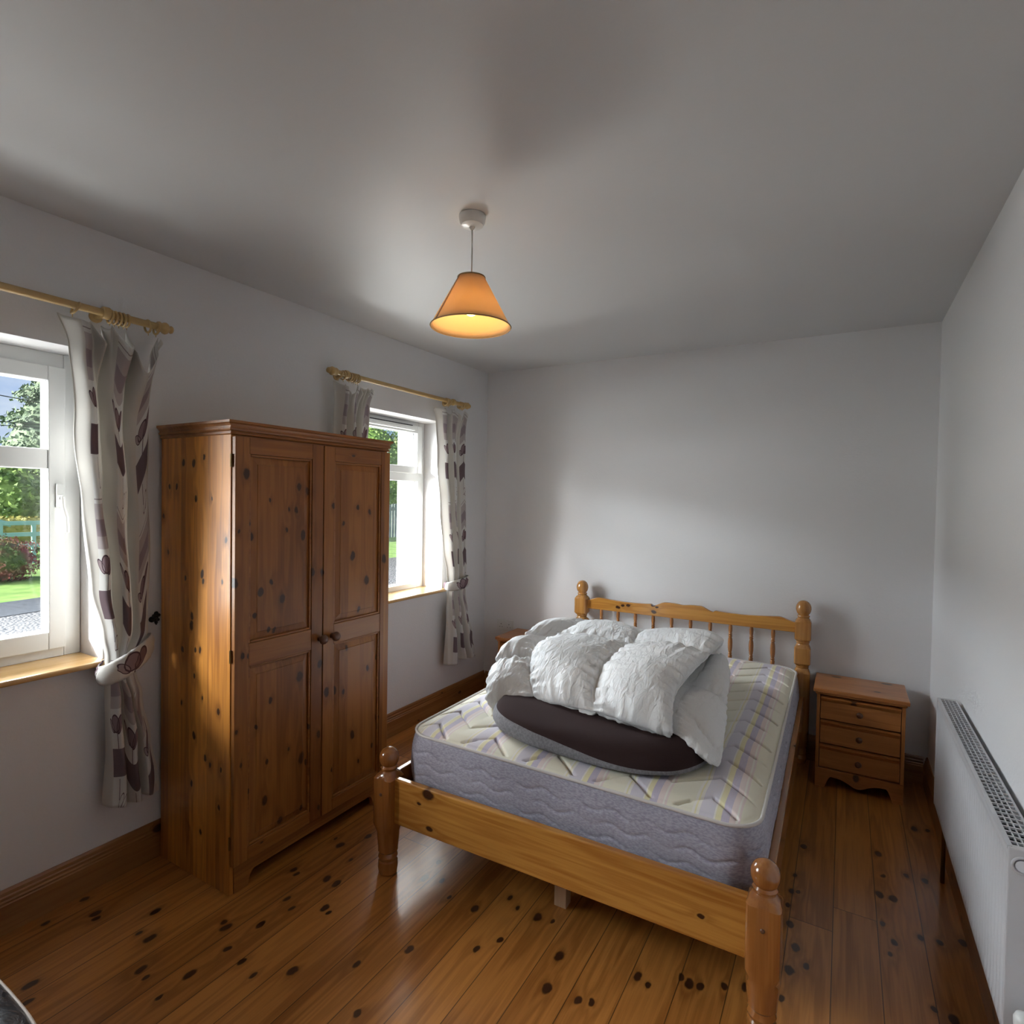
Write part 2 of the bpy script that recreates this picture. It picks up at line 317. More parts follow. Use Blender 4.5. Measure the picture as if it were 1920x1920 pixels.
M['iron'] = simple('black_iron', (.01, .01, .012), .4, .3)
M['chrome'] = simple('chrome', (.6, .6, .62), .15, 1)
M['plastic'] = simple('white_plastic', (.72, .72, .70), .3)
M['hole_shade'] = simple('socket_hole_shade', (.03, .03, .03), .6)  # near-black colour stands for the shade in the pin holes
M['rad'] = simple('radiator_enamel', (.57, .57, .59), .35, coat=.2)
M['inner_shade'] = simple('radiator_inner_shade', (.012, .014, .014), .8)  # near-black colour stands in for shade behind the grille

# floor boards along Y with worn glossy varnish
m, t, b = wood('floor_pine', (.58, .24, .055), (.29, .10, .019), 1, 0, .137, .22, (.4, .135, .013), rough=.3, coat=.0, gap=.0016, endlen=2.9, kthr=.62, rings=.45, kpts=FLOORK)
co = N(t, 'ShaderNodeTexCoord'); n3 = N(t, 'ShaderNodeTexNoise'); n3.inputs['Scale'].default_value = 4; n3.inputs['Detail'].default_value = 2; n3.inputs['Roughness'].default_value = .5
t.links.new(co.outputs['Object'], n3.inputs[0])
mr = N(t, 'ShaderNodeMapRange'); mr.inputs['To Min'].default_value = .285; mr.inputs['To Max'].default_value = .36; b.inputs['Coat Weight'].default_value = .5; b.inputs['Coat Roughness'].default_value = .17; mr.inputs['From Min'].default_value = .15; mr.inputs['From Max'].default_value = .85
t.links.new(n3.outputs[0], mr.inputs['Value']); t.links.new(mr.outputs[0], b.inputs['Roughness'])
M['floor'] = m

# ------------------------------------------------------------ room shell
def structure(o): o['kind'] = 'structure'; return o
structure(MB().box(XL-.42, XR+.15, YR-.15, YB+.15, -.12, 0).build('floor', M['floor']))
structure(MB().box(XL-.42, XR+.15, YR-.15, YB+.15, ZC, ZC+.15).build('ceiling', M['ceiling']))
structure(MB().box(XL-.42, XR+.15, YB, YB+.15, 0, ZC).build('wall_back', M['wall']))
structure(MB().box(XR, XR+.15, YR, YB, 0, ZC).build('wall_right', M['wall']))
structure(MB().box(XL-.42, XR+.15, YR-.15, YR, 0, ZC).build('wall_front', M['wall']))
# window wall, with two openings
W1 = (.18, 1.085); W2 = (2.30, 3.205); ZS, ZT = .845, 2.025; XO = XL-.42
wl = MB()
for (y0, y1) in ((YR, W1[0]), (W1[1], W2[0]), (W2[1], YB)): wl.box(XO, XL, y0, y1, 0, ZC)
for (y0, y1) in (W1, W2): wl.box(XO, XL, y0, y1, 0, ZS); wl.box(XO, XL, y0, y1, ZT, ZC)
bm = None
structure(wl.build('wall_left', M['wall']))

def skirting(name, axis, a, b, at, sgn, m):
    # profile: depth d out of the wall, height z
    P = [(0, 0), (.020, 0), (.020, .098), (.017, .102), (.017, .108), (.013, .113), (.013, .122), (.010, .127), (.009, .138), (.005, HB), (0, HB)]
    poly = [(at+sgn*d, z) for d, z in P]
    q = MB().prism(poly, axis, a, b)
    return structure(q.build(name, m))
skirting('baseboard_left', 'y', YR, YB, XL, 1, M['base_y'])
skirting('baseboard_back', 'x', XL+.02, XR-.02, YB, -1, M['base_x'])
skirting('baseboard_right', 'y', YR, YB, XR, -1, M['base_y'])
skirting('baseboard_front', 'x', XL+.02, XR-.02, YR, 1, M['base_x'])

# ------------------------------------------------------------ windows
m, t, b = mat('window_glass'); t.nodes.remove(b)
tr = N(t, 'ShaderNodeBsdfTransparent'); tr.inputs[0].default_value = (.95, .97, .96, 1); gl = N(t, 'ShaderNodeBsdfGlossy'); gl.inputs['Roughness'].default_value = .03
lw = N(t, 'ShaderNodeLayerWeight'); mx = N(t, 'ShaderNodeMixShader')
t.links.new(M_(t, 'ADD', .03, M_(t, 'MULTIPLY', M_(t, 'POWER', lw.outputs['Facing'], 5), .6)), mx.inputs[0]); t.links.new(tr.outputs[0], mx.inputs[1]); t.links.new(gl.outputs[0], mx.inputs[2])
t.links.new(mx.outputs[0], t.nodes['Material Output'].inputs[0]); M['glass'] = m
XF = -2.605
def frame_rect(mb, x0, x1, y0, y1, z0, z1, w, wb=None):
    wb = wb or w
    mb.box(x0, x1, y0, y0+w, z0, z1); mb.box(x0, x1, y1-w, y1, z0, z1)
    mb.box(x0, x1, y0+w, y1-w, z1-w, z1); mb.box(x0, x1, y0+w, y1-w, z0, z0+wb)
def gasket(mb, x, y0, y1, z0, z1, w=.004):
    frame_rect(mb, x-.002, x+.001, y0, y1, z0, z1, w)
def window(n, Y0, Y1, label):
    w = empty('window_%d' % n, (XF, (Y0+Y1)/2, .865)); structure(w)
    zb, zt = .865, 2.025
    fr_ = MB(); frame_rect(fr_, XF-.07, XF, Y0+.002, Y1-.002, zb, zt, .055 if n == 1 else .062, .035)
    f = fr_.build('frame', M['upvc'], w, bevel=.003)
    ga = MB(); pn = MB(); sa = MB()
    if n == 1:
        a, c, d, e_ = Y0+.056, Y1-.056, .900, 1.972
        frame_rect(sa, XF-.055, XF+.016, a, c, d, e_, .056, .068); sa.box(XF-.05, XF+.012, a+.056, c-.056, 1.585, 1.66)
        pn.box(XF-.014, XF-.006, a+.05, c-.05, d+.06, 1.59); pn.box(XF-.014, XF-.006, a+.05, c-.05, 1.655, e_-.05)
        gasket(ga, XF-.003, a+.052, c-.052, d+.064, 1.589); gasket(ga, XF-.003, a+.052, c-.052, 1.656, e_-.052)
        s_ = sa.build('sash', M['upvc'], w, bevel=.004)
        h = MB(); yh = c-.022; h.box(XF+.016, XF+.026, yh-.012, yh+.012, 1.44, 1.53); h.lathe([(0, .012), (.022, .012)], (XF+.022, yh, 1.475), 'x', 14)
        h.tube([(XF+.04, yh, 1.482), (XF+.044, yh+.002, 1.44), (XF+.05, yh+.01, 1.40), (XF+.05, yh+.012, 1.345)], .0085, 10)
        h.build('handle', M['upvc'], w, bevel=.002)
    else:
        zt1 = 1.675                                          # transom between the vent sash and the fixed light
        tr_ = MB().box(XF-.07, XF, Y0+.06, Y1-.06, 1.612, zt1).build('transom', M['upvc'], w, bevel=.003)
        a, c, d, e_ = Y0+.05, Y1-.05, 1.665, 1.995
        frame_rect(sa, XF-.045, XF+.022, a, c, d, e_, .05)
        sa.build('vent_sash', M['upvc'], w, bevel=.004)
        pn.box(XF-.03, XF-.022, a+.045, c-.045, d+.045, e_-.045); pn.box(XF-.045, XF-.037, Y0+.055, Y1-.055, .895, 1.62)
        gasket(ga, XF-.016, a+.048, c-.048, d+.048, e_-.048); gasket(ga, XF-.03, Y0+.06, Y1-.06, .899, 1.613)
        tv = MB().box(XF+.022, XF+.045, Y0+.25, Y1-.15, 1.958, 1.975); tv.box(XF+.022, XF+.034, Y0+.25, Y1-.15, 1.975, 1.99)
        tv.build('trickle_vent', M['upvc'], w, bevel=.004)
        MB().box(XF+.0225, XF+.036, Y0+.26, Y1-.17, 1.9905, 1.996).build('vent_slot', M['rubber'], w)
    pn.build('pane', M['glass'], w); ga.build('gasket', M['rubber'], w)
    sl = MB().prism([(XF-.02, .845), (-2.400, .845), (-2.396, .850), (-2.396, .860), (-2.400, .865), (XF-.02, .865)], 'y', Y0-.0+.001, Y1-.001)
    sl.box(XL+.001, -2.4, Y0-.03, Y0+.001, .845, .865); sl.box(XL+.001, -2.4, Y1-.001, Y1+.03, .845, .865)
    sl.build('window_sill', M['sill'], w, bevel=.003)
    return w
window(1, *W1, ''); window(2, *W2, '')

# ------------------------------------------------------------ curtain fabric: squares and tulips on cream
def curtain_mat():
    m, t, b = mat('tulip_print_cotton'); t.nodes.remove(b)
    uv = N(t, 'ShaderNodeUVMap'); sp_ = N(t, 'ShaderNodeSeparateXYZ'); t.links.new(uv.outputs[0], sp_.inputs[0])
    u, v = sp_.outputs[0], sp_.outputs[1]
    PU, PV = .33, .60
    cu = M_(t, 'FLOOR', M_(t, 'DIVIDE', u, PU)); lu = M_(t, 'SUBTRACT', M_(t, 'MULTIPLY', M_(t, 'FRACT', M_(t, 'DIVIDE', u, PU)), PU), .165)   # -.105..+.105
    vs = M_(t, 'ADD', v, M_(t, 'MULTIPLY', cu, 0)); lv = M_(t, 'MULTIPLY', M_(t, 'FRACT', M_(t, 'DIVIDE', vs, PV)), PV)          # 0...52
    def rect(cx, cy_, hx, hy):
        a = M_(t, 'LESS_THAN', M_(t, 'ABSOLUTE', M_(t, 'SUBTRACT', lu, cx)), hx); c = M_(t, 'LESS_THAN', M_(t, 'ABSOLUTE', M_(t, 'SUBTRACT', lv, cy_)), hy)
        return M_(t, 'MULTIPLY', a, c)
    def ell(cx, cy_, rx, ry, rot=0):
        x = M_(t, 'SUBTRACT', lu, cx); y = M_(t, 'SUBTRACT', lv, cy_); c, s = cos(rot), sin(rot)
        xr = M_(t, 'ADD', M_(t, 'MULTIPLY', x, c/rx), M_(t, 'MULTIPLY', y, s/rx)); yr = M_(t, 'ADD', M_(t, 'MULTIPLY', x, -s/ry), M_(t, 'MULTIPLY', y, c/ry))
        return M_(t, 'ADD', M_(t, 'MULTIPLY', xr, xr), M_(t, 'MULTIPLY', yr, yr))
    ins = lambda dd: M_(t, 'LESS_THAN', dd, 1)
    rim = lambda dd: M_(t, 'MULTIPLY', M_(t, 'LESS_THAN', dd, 1), M_(t, 'GREATER_THAN', dd, .68))
    cream = (.69, .665, .62)
    col = MIX(t, rect(0, .26, .043, 5), cream, (.73, .72, .70))
    col = MIX(t, rect(0, .062, .043, .054), col, (.20, .15, .165))
    col = MIX(t, rect(0, .350, .043, .082), col, (.52, .47, .47)); col = MIX(t, rect(-.006, .345, .034, .031), col, (.36, .30, .32))
    col = MIX(t, rect(0, .448, .043, .0022), col, (.36, .32, .32))
    f1, f2, f3 = ell(-.006, .212, .024, .036, .15), ell(.018, .208, .015, .038, -.35), ell(-.030, .204, .012, .032, .55)
    col = MIX(t, ins(f1), col, (.30, .22, .24)); col = MIX(t, ins(f3), col, (.40, .32, .33)); col = MIX(t, ins(f2), col, (.24, .16, .18))
    for q in (f1, f2, f3): col = MIX(t, rim(q), col, (.12, .08, .095))
    col = MIX(t, rect(.002, .148, .0018, .032), col, (.14, .10, .11)); col = MIX(t, rect(.002, .56, .0014, .04), col, (.12, .09, .10))
    f4 = ell(.012, .515, .010, .032, -.3); f5 = ell(.028, .51, .009, .028, -.6)
    col = MIX(t, M_(t, 'MAXIMUM', rim(f4), rim(f5)), col, (.22, .16, .17))
    df = N(t, 'ShaderNodeBsdfDiffuse'); tl = N(t, 'ShaderNodeBsdfTranslucent'); mx = N(t, 'ShaderNodeMixShader'); mx.inputs[0].default_value = .22
    n = N(t, 'ShaderNodeTexNoise'); n.inputs['Scale'].default_value = 500; co = N(t, 'ShaderNodeTexCoord'); t.links.new(co.outputs['UV'], n.inputs[0])
    bu = N(t, 'ShaderNodeBump'); bu.inputs['Strength'].default_value = .2; bu.inputs['Distance'].default_value = .001; t.links.new(n.outputs[0], bu.inputs['Height'])
    t.links.new(bu.outputs[0], df.inputs['Normal'])
    t.links.new(col, df.inputs[0]); t.links.new(col, tl.inputs[0]); t.links.new(df.outputs[0], mx.inputs[1]); t.links.new(tl.outputs[0], mx.inputs[2])
    t.links.new(mx.outputs[0], t.nodes['Material Output'].inputs[0]); return m
M['curtain'] = curtain_mat()
def interp(tab, z):
    # tab sorted by descending z: (z, vals...)
    if z >= tab[0][0]: return tab[0][1:]
    for a, b in zip(tab, tab[1:]):
        if z >= b[0]:
            k = (z-b[0])/(a[0]-b[0]); k = k*k*(3-2*k)
            return tuple(b[i]+(a[i]-b[i])*k for i in range(1, len(a)))
    return tab[-1][1:]
XC = -2.345
def curtain(name, label, tab, hooks, nf, W_, tie, seed, uoff=0, ext=(.03, .03), parts=True):
    """tab: z, yL, yR, amp ; hooks: list of (u, z, dip to the next hook)"""
    root = empty(name, (XC, (tab[0][1]+tab[0][2])/2, tab[-1][0]))
    rnd = random.Random(seed); ph = [rnd.uniform(0, 6.28) for _ in range(6)]
    NU, NV = 190, 150; P = []; UV = []
    zbot = tab[-1][0]; us = [h[0] for h in hooks]
    def top(u):
        for (a, za, da), (b, zb, _) in zip(hooks, hooks[1:]):
            if a <= u <= b:
                k = (u-a)/(b-a); s = sin(pi*k); return za+(zb-za)*k-da*s**.8, s*da
        if u < us[0]: k = (us[0]-u)/max(us[0], 1e-6); return hooks[0][1]-ext[0]*k, 0
        k = (u-us[-1])/max(1-us[-1], 1e-6); return hooks[-1][1]-ext[1]*k, 0
    for j in range(NV+1):
        row = []; uvr = []
        for i in range(NU+1):
            u = i/NU; zt, lean = top(u); k = j/NV; z = zt+(zbot-zt)*k
            z += .006*sin(9*u+ph[0])*k
            yL, yR, am = interp(tab, z)[:3]
            uu = u+.010*sin(2*pi*2.3*u+ph[1]+z*1.2)+.006*sin(2*pi*5.1*u+ph[2]-z*2)
            w = 2*pi*nf*(uu-.15)+.3*sin(z*2.1+ph[3])
            x = XC+am*1.15*(cos(w)+.3*cos(2.3*w+ph[4]+z*1.5))
            y = yL+(yR-yL)*u+.35*am*sin(w)+.004*sin(z*14+u*9+ph[5])
            dtop = max(0, 1-(zt-z)/.16)
            x += min(.075, lean*.95)*dtop**1.2                       # slack heading flops into the room
            if x < XL+.012: x = XL+.012+.15*(x-XL-.012)
            row.append((x, y, z)); uvr.append((u*W_+uoff, 2.27-(zt-z)))
        P.append(row); UV.append(uvr)
    g = MB(); g.grid(P)
    o = g.build('cloth', M['curtain'], root, smooth=True, fix=False)
    ul = o.data.uv_layers.new(name='UVMap'); flat = [c for r in UV for c in r]
    for l in o.data.loops: ul.data[l.index].uv = flat[l.vertex_index]
    so = o.modifiers.new('s', 'SOLIDIFY'); so.thickness = .0016
    # tie-back band looping round the gathered cloth to the wall hook
    if tie:
        yc, ry, rx, zc_, slope, hh, yh, zh = tie
        Q = []; UQ = []
        n = 64
        for j in range(9):
            r_ = []; ur = []
            for i in range(n+1):
                a = -pi*.5-.0+2*pi*i/n                     # starts at the wall side
                fr_ = cos(a)                               # +1 towards the room
                pz = zc_+slope*sin(a)*1.0
                kx = .5-.5*cos(a)                           # 1 at wall side
                y = yc+ry*sin(a); x = XC+rx*cos(a)
                bul = .010*(1-((j-4)/4)**2)
                hz = (j-4)/4*hh*(.75+.25*fr_)
                wr = .004*noise.noise(Vector((i*.5, j*1.1, seed)))
                x += bul*cos(a)+wr; y += bul*sin(a)+wr
                if x < XL+.01: x = XL+.01
                r_.append((x, y, pz+hz)); ur.append((i/n*.5+.04, hz+2.01))
            Q.append(r_); UQ.append(ur)
        q = MB(); q.grid(Q); tb = q.build('tieback', M['curtain'], root, smooth=True, fix=False)
        ul = tb.data.uv_layers.new(name='UVMap'); flat = [c for r in UQ for c in r]
        for l in tb.data.loops: ul.data[l.index].uv = flat[l.vertex_index]
        so = tb.modifiers.new('s', 'SOLIDIFY'); so.thickness = .004
    tag(root, label, 'curtain', 'printed curtains at the windows')
    return root

def rod(name, label, y0, y1, z, rings, brackets):
    XRd = -2.353; root = empty(name, (XRd, y0, z)); tag(root, label, 'curtain rod', 'wooden curtain rods')
    MB().lathe([(y0+.06, .0135), (y1-.06, .0135)], (XRd, 0, z), 'y', 20).build('pole', M['rod'], root, smooth=40)
    prof = [(0, .0135), (.004, .02), (.010, .0215), (.016, .0175), (.020, .0175), (.026, .022), (.034, .0235), (.042, .019), (.047, .011), (.050, .0115), (.055, .0155), (.060, .014), (.0635, .008)]
    for s, y in ((-1, y0+.06), (1, y1-.06)):
        pr = [(y+s*a, r) for a, r in prof]
        MB().lathe(pr if s > 0 else pr[::-1], (XRd, 0, z), 'y', 22).build('finial', M['rod'], root, smooth=50)
    for yb in brackets:
        q = MB().lathe([(XL+.001, .022), (XL+.008, .022), (XL+.012, .012), (XRd-.012, .012)], (0, yb, z-.002), 'x', 18)
        q.lathe([(yb-.012, .0205), (yb-.008, .0225), (yb+.008, .0225), (yb+.012, .0205)], (XRd, 0, z), 'y', 20)
        q.build('bracket', M['rod'], root, smooth=45)
    for k, (yr, tilt, off) in enumerate(rings):
        q = MB(); pts = []
        for i in range(26):
            a = 2*pi*i/26; pts.append((.0225*cos(a), .0225*sin(a)*sin(tilt), .0225*sin(a)*cos(tilt)))
        zc_ = z-.009+off
        q.tube([(XRd+p[0], yr+p[1], zc_+p[2]) for p in pts], .0042, 8, closed=True)
        q.tube([(XRd, yr-.0225*sin(tilt), zc_-.022*cos(tilt)), (XRd, yr-.0225*sin(tilt), zc_-.034)], .0015, 6)
        q.build('ring', M['rod'], root, smooth=True)
    return root
rod('curtain_rod', 'pale wooden curtain rod over the nearer window with a turned end at left of wardrobe', -.02, 1.297, 2.155,
    [(.965, .45, 0), (1.075, .1, 0), (1.089, .05, 0), (1.103, 0, 0), (1.117, -.05, 0), (1.131, .05, 0), (1.205, -.1, 0), (1.238, .12, 0)]+[(.03+i*.012, .1*(i % 3-1), 0) for i in range(6)], (1.060, .12))
rod('curtain_rod', 'pale wooden curtain rod over the far window behind the wardrobe', 2.098, 3.397, 2.160,
    [(2.178, .5, -.002), (2.20, -.1, 0), (2.245, 0, 0), (2.262, .1, 0), (2.277, .05, 0), (2.292, -.05, 0), (2.307, 0, 0), (3.115, .1, 0), (3.130, 0, 0), (3.146, -.05, 0), (3.28, .05, 0), (3.298, -.05, 0), (3.315, .1, 0)], (2.225, 3.20))

ZH = 2.112
curtain('curtain', 'tied-back tulip print curtain hanging left of the wardrobe by the nearer window',
        [(2.14, .915, 1.283, .020), (2.02, .950, 1.240, .022), (1.75, .968, 1.215, .026), (1.45, .988, 1.215, .027), (1.15, 1.020, 1.213, .026), (.97, 1.048, 1.205, .022), (.885, 1.062, 1.172, .016), (.82, 1.066, 1.155, .014), (.72, 1.070, 1.180, .022), (.55, 1.070, 1.212, .028), (.318, 1.066, 1.245, .028)],
        [(.03, ZH+.005, .018), (.22, ZH, .085), (.36, ZH, .02), (.42, ZH, .09), (.56, ZH, .02), (.62, ZH, .165), (.86, ZH, .02), (.94, ZH, 0)],
        3.05, 1.0, (1.123, .088, .062, .872, .045, .046, 1.23, .97), 3, .015, (0, .02))
curtain('curtain', 'tulip print curtain gathered behind the wardrobe at left of the far window',
        [(2.14, 2.135, 2.46, .020), (2.0, 2.150, 2.395, .022), (1.75, 2.15, 2.375, .028), (1.15, 2.15, 2.33, .022), (.97, 2.15, 2.30, .018), (.87, 2.155, 2.28, .014), (.72, 2.15, 2.29, .018), (.33, 2.145, 2.33, .02)],
        [(.05, ZH-.002, .03), (.25, ZH, .06), (.45, ZH, .015), (.52, ZH, .05), (.68, ZH, .012), (.74, ZH, .02), (.80, ZH, 0)],
        3.0, 1.0, (2.217, .075, .06, .865, -.04, .04, 2.1, .97), 11, .015, (0, .055))
curtain('curtain', 'tied-back tulip print curtain at right of the far window near the corner',
        [(2.14, 2.985, 3.375, .020), (2.02, 3.025, 3.345, .022), (1.75, 3.055, 3.338, .025), (1.45, 3.085, 3.345, .027), (1.15, 3.128, 3.362, .026), (.98, 3.160, 3.372, .02), (.90, 3.168, 3.372, .015), (.82, 3.166, 3.375, .014), (.70, 3.168, 3.410, .02), (.50, 3.170, 3.470, .026), (.345, 3.172, 3.525, .028)],
        [(.06, ZH-.01, .02), (.30, ZH, .045), (.42, ZH, .012), (.48, ZH, .075), (.80, ZH, .03), (.92, ZH, 0)],
        3.1, 1.02, (3.262, .118, .055, .905, .012, .038, 3.4, .95), 5, .015, (.03, .0))
# iron hook for the tie-back
hk = empty('tieback_hook', (XL, 1.258, .97)); tag(hk, 'small black iron tieback hook on the wall beside the nearer curtain', 'hook')
q = MB()
q.lathe([(XL+.001, .012), (XL+.006, .012)], (0, 1.262, .985), 'x', 14)
q.tube([(XL+.004, 1.262, .985), (XL+.03, 1.26, .982), (XL+.055, 1.252, .975), (XL+.062, 1.246, .99)], .004, 8)
q.build('bracket_arm', M['iron'], hk, smooth=True)
q = MB()
for (dy, dz, r) in ((0, .03, .009), (-.010, .022, .007), (.010, .022, .007), (0, .012, .009), (-.009, .005, .006), (.008, .004, .006), (0, -.006, .007)):
    q.sphere((XL+.045, 1.257+dy, .985+dz), r, 12, 8, (.6, 1, 1))
q.build('scroll_leaf', M['iron'], hk, smooth=True)

# ------------------------------------------------------------ wardrobe
wx0, wx1, wy0, wy1 = -2.408, -1.948, 1.287, 2.113
wd = empty('wardrobe', ((wx0+wx1)/2, (wy0+wy1)/2, 0)); tag(wd, 'tall brown knotty pine wardrobe with two panelled doors between the windows', 'wardrobe')
MB().box(wx0, wx1, wy0, wy0+.018, 0, 1.722).build('side_panel', M['ward_side_lit'], wd, bevel=.0015)
MB().box(wx0, wx1, wy1-.018, wy1, 0, 1.722).build('side_panel', M['ward_side_lit'], wd, bevel=.0015)
MB().box(wx0, wx0+.008, wy0+.018, wy1-.018, .06, 1.72).build('back_panel', M['ward_door'], wd)
for zz in (.105, 1.704): MB().box(wx0+.008, wx1, wy0+.018, wy1-.018, zz, zz+.018).build('shelf', M['ward_rail'], wd)
# cornice: stepped profile swept round three sides
def sweep_cornice(P, z0, x_back, xf, y0, y1):
    vs = []; rows = []
    for (d, z) in P: rows.append([(x_back, y0-d, z0+z), (xf+d, y0-d, z0+z), (xf+d, y1+d, z0+z), (x_back, y1+d, z0+z)])
    g = MB(); g.grid(rows); g.add(rows[-1], [(0, 1, 2, 3)]); g.add(rows[0], [(3, 2, 1, 0)])
    return g
cp_ = [(0, 0), (.004, .001), (.007, .004), (.007, .008), (.003, .010), (.003, .013), (.009, .016), (.012, .021), (.012, .024), (.008, .026), (.009, .032), (.014, .039), (.020, .043), (.020, .052), (.018, .0525)]
sweep_cornice(cp_, 1.720, wx0, wx1+.001, wy0, wy1).build('cornice', M['ward_rail'], wd)
# plinth with bracket-foot cutout
def shaped_plinth(y0, y1, z1, foot, zc_, x0, x1, lip=.03, wave=False):
    pts = [(y0, 0), (y0+foot, 0)]
    for i in range(13):
        k = i/12; pts.append((y0+foot+lip*k, zc_*(1-(1-k)**2)**.5 if not wave else zc_*sin(k*pi/2)))
    n = 24
    if wave:
        for i in range(1, n):
            k = i/n; y = y0+foot+lip+(y1-y0-2*foot-2*lip)*k
            pts.append((y, zc_-.55*zc_*exp(-((k-.5)/.22)**2)))
    for i in range(13):
        k = 1-i/12; pts.append((y1-foot-lip*k, zc_*(1-(1-k)**2)**.5 if not wave else zc_*sin(k*pi/2)))
    pts += [(y1-foot, 0), (y1, 0), (y1, z1), (y0, z1)]
    return pts
MB().prism(shaped_plinth(wy0+.018, wy1-.018, .105, .06, .055, 0, 0), 'x', wx1-.018, wx1+.004).build('plinth', M['ward_rail'], wd, bevel=.001)
def door(y0, y1, knob_y, hinge_y):
    st, xb, xf = .058, wx1+.002, wx1+.0215
    z0, z1 = .110, 1.714
    g = MB()
    g.box(xb, xf, y0, y0+st, z0, z1); g.box(xb, xf, y1-st, y1, z0, z1)
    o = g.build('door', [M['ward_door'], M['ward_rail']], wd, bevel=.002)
    r = MB()
    rails = ((z0, z0+.050), (.850, .938), (z1-.062, z1))
    for a, b in rails: r.box(xb, xf-.0004, y0+st, y1-st, a, b)
    # applied bead round each panel
    for a, b in ((z0+.050, .850), (.938, z1-.062)):
        w = .009; x_ = xf-.004
        for (p0, p1, c0, c1) in ((y0+st, y0+st+w, a, b), (y1-st-w, y1-st, a, b), (y0+st+w, y1-st-w, a, a+w), (y0+st+w, y1-st-w, b-w, b)):
            r.box(xb+.004, x_, p0, p1, c0, c1)
    r.build('door_rails', M['ward_rail'], o, bevel=.0025, local=False)
    p = MB()
    for a, b in ((z0+.050, .850), (.938, z1-.062)):
        ya, yb = y0+st, y1-st
        def ring(x, ins): return [(x, ya+ins, a+ins), (x, yb-ins, a+ins), (x, yb-ins, b-ins), (x, ya+ins, b-ins)]
        R_ = [ring(xb+.003, .006), ring(xb+.007, .009), ring(xb+.0075, .013), ring(xb+.0135, .036), ring(xb+.0155, .038)]
        p.grid([r_+[r_[0]] for r_ in R_]); p.add(R_[-1], [(0, 1, 2, 3)])
    p.build('door_panel', M['ward_door'], o)
    k = MB().lathe([(xf, .012), (xf+.005, .011), (xf+.010, .0095), (xf+.016, .013), (xf+.022, .0195), (xf+.029, .0205), (xf+.036, .017), (xf+.040, .009), (xf+.041, .001)], (0, knob_y, .889), 'x', 24)
    k.build('knob', M['knob_wood'], o, smooth=True)
    for zh in (1.625, .90, .20):
        MB().lathe([(zh-.024, .004), (zh+.024, .004)], (wx1+.004, hinge_y, 0), 'z', 10).box(wx1-.001, wx1+.0025, min(hinge_y, hinge_y+(.012 if hinge_y < 1.6 else -.012)), max(hinge_y, hinge_y+(.012 if hinge_y < 1.6 else -.012)), zh-.022, zh+.022).build('hinge', M['brass'], o)
# child offset helper: parts of a door sit under the door, whose own origin is the wardrobe's
door(wy0+.004, 1.699, 1.684, wy0-.001); door(1.704, wy1-.004, 1.752, wy1+.001)

# ------------------------------------------------------------ bed
BY0, BY1 = 1.71, 3.69
bed = empty('double_bed', (-.868, (BY0+BY1)/2, 0), rz=.0120)
tag(bed, 'orange pine double bed frame with ball-topped turned posts and spindled headboard', 'bed')
# local frame: x across, y from foot (-.99) to head (+.99)
FX, FY, HY, HX = .690, -.985, .985, .688
foot = [(0, .030), (.004, .036), (.030, .040), (.050, .038), (.056, .034), (.062, .037), (.070, .039), (.080, .036), (.086, .034), (.094, .040), (.104, .040), (.135, .043), (.160, .0445), (.170, .0445), (.184, .0465, .25), (.205, .0455, 1), (.388, .0455, 1), (.402, .040, .5), (.409, .034), (.414, .030), (.418, .0295), (.421, .033), (.426, .034), (.430, .032), (.434, .030), (.438, .0335), (.446, .037), (.456, .0395), (.466, .040), (.476, .0385), (.486, .034), (.494, .027), (.500, .017), (.504, .006)]
for sx in (-1, 1):
    o = MB().lathe([(a[0], a[1]*1.0)+tuple(a[2:]) for a in foot], (sx*FX, FY, 0), 'z', 56).build('footpost', M['bed_z'], bed, smooth=24, local=True)
    MB().lathe([(FY-.0495, .003), (FY-.048, .006), (FY-.044, .0065)], (sx*FX, 0, .330), 'y', 14).build('bolt_cap', M['knob_wood'], o, smooth=True, local=True)
head = [(0, .030), (.03, .038), (.05, .034), (.06, .038), (.09, .034), (.10, .040), (.16, .043), (.18, .044, .3), (.20, .043, 1), (.525, .043, 1), (.536, .0385, .6), (.545, .036), (.552, .0325), (.560, .036), (.564, .036), (.570, .0385, .6), (.580, .043, 1), (.668, .043, 1), (.678, .0385, .6), (.685, .035), (.692, .032), (.699, .036), (.705, .036), (.710, .0385, .6), (.720, .043, 1), (.818, .043, 1), (.832, .0375, .5), (.838, .032), (.843, .030), (.849, .034), (.853, .033), (.857, .028), (.861, .029), (.869, .035), (.880, .039), (.893, .041), (.906, .040), (.920, .035), (.931, .027), (.938, .017), (.941, .006)]
for sx in (-1, 1): MB().lathe(head, (sx*HX, HY, 0), 'z', 56).build('headpost', M['bed_z2'], bed, smooth=24, local=True)
MB().box(-FX+.03, FX-.03, FY-.016, FY+.012, .212, .392).build('footboard_rail', M['bed_rail'], bed, bevel=.006, seg=3, local=True)
for sx in (-1, 1): MB().box(sx*FX-.012, sx*FX+.014, FY+.03, HY-.03, .245, .392).build('side_rail', M['bed_y'], bed, bevel=.005, seg=3, local=True)
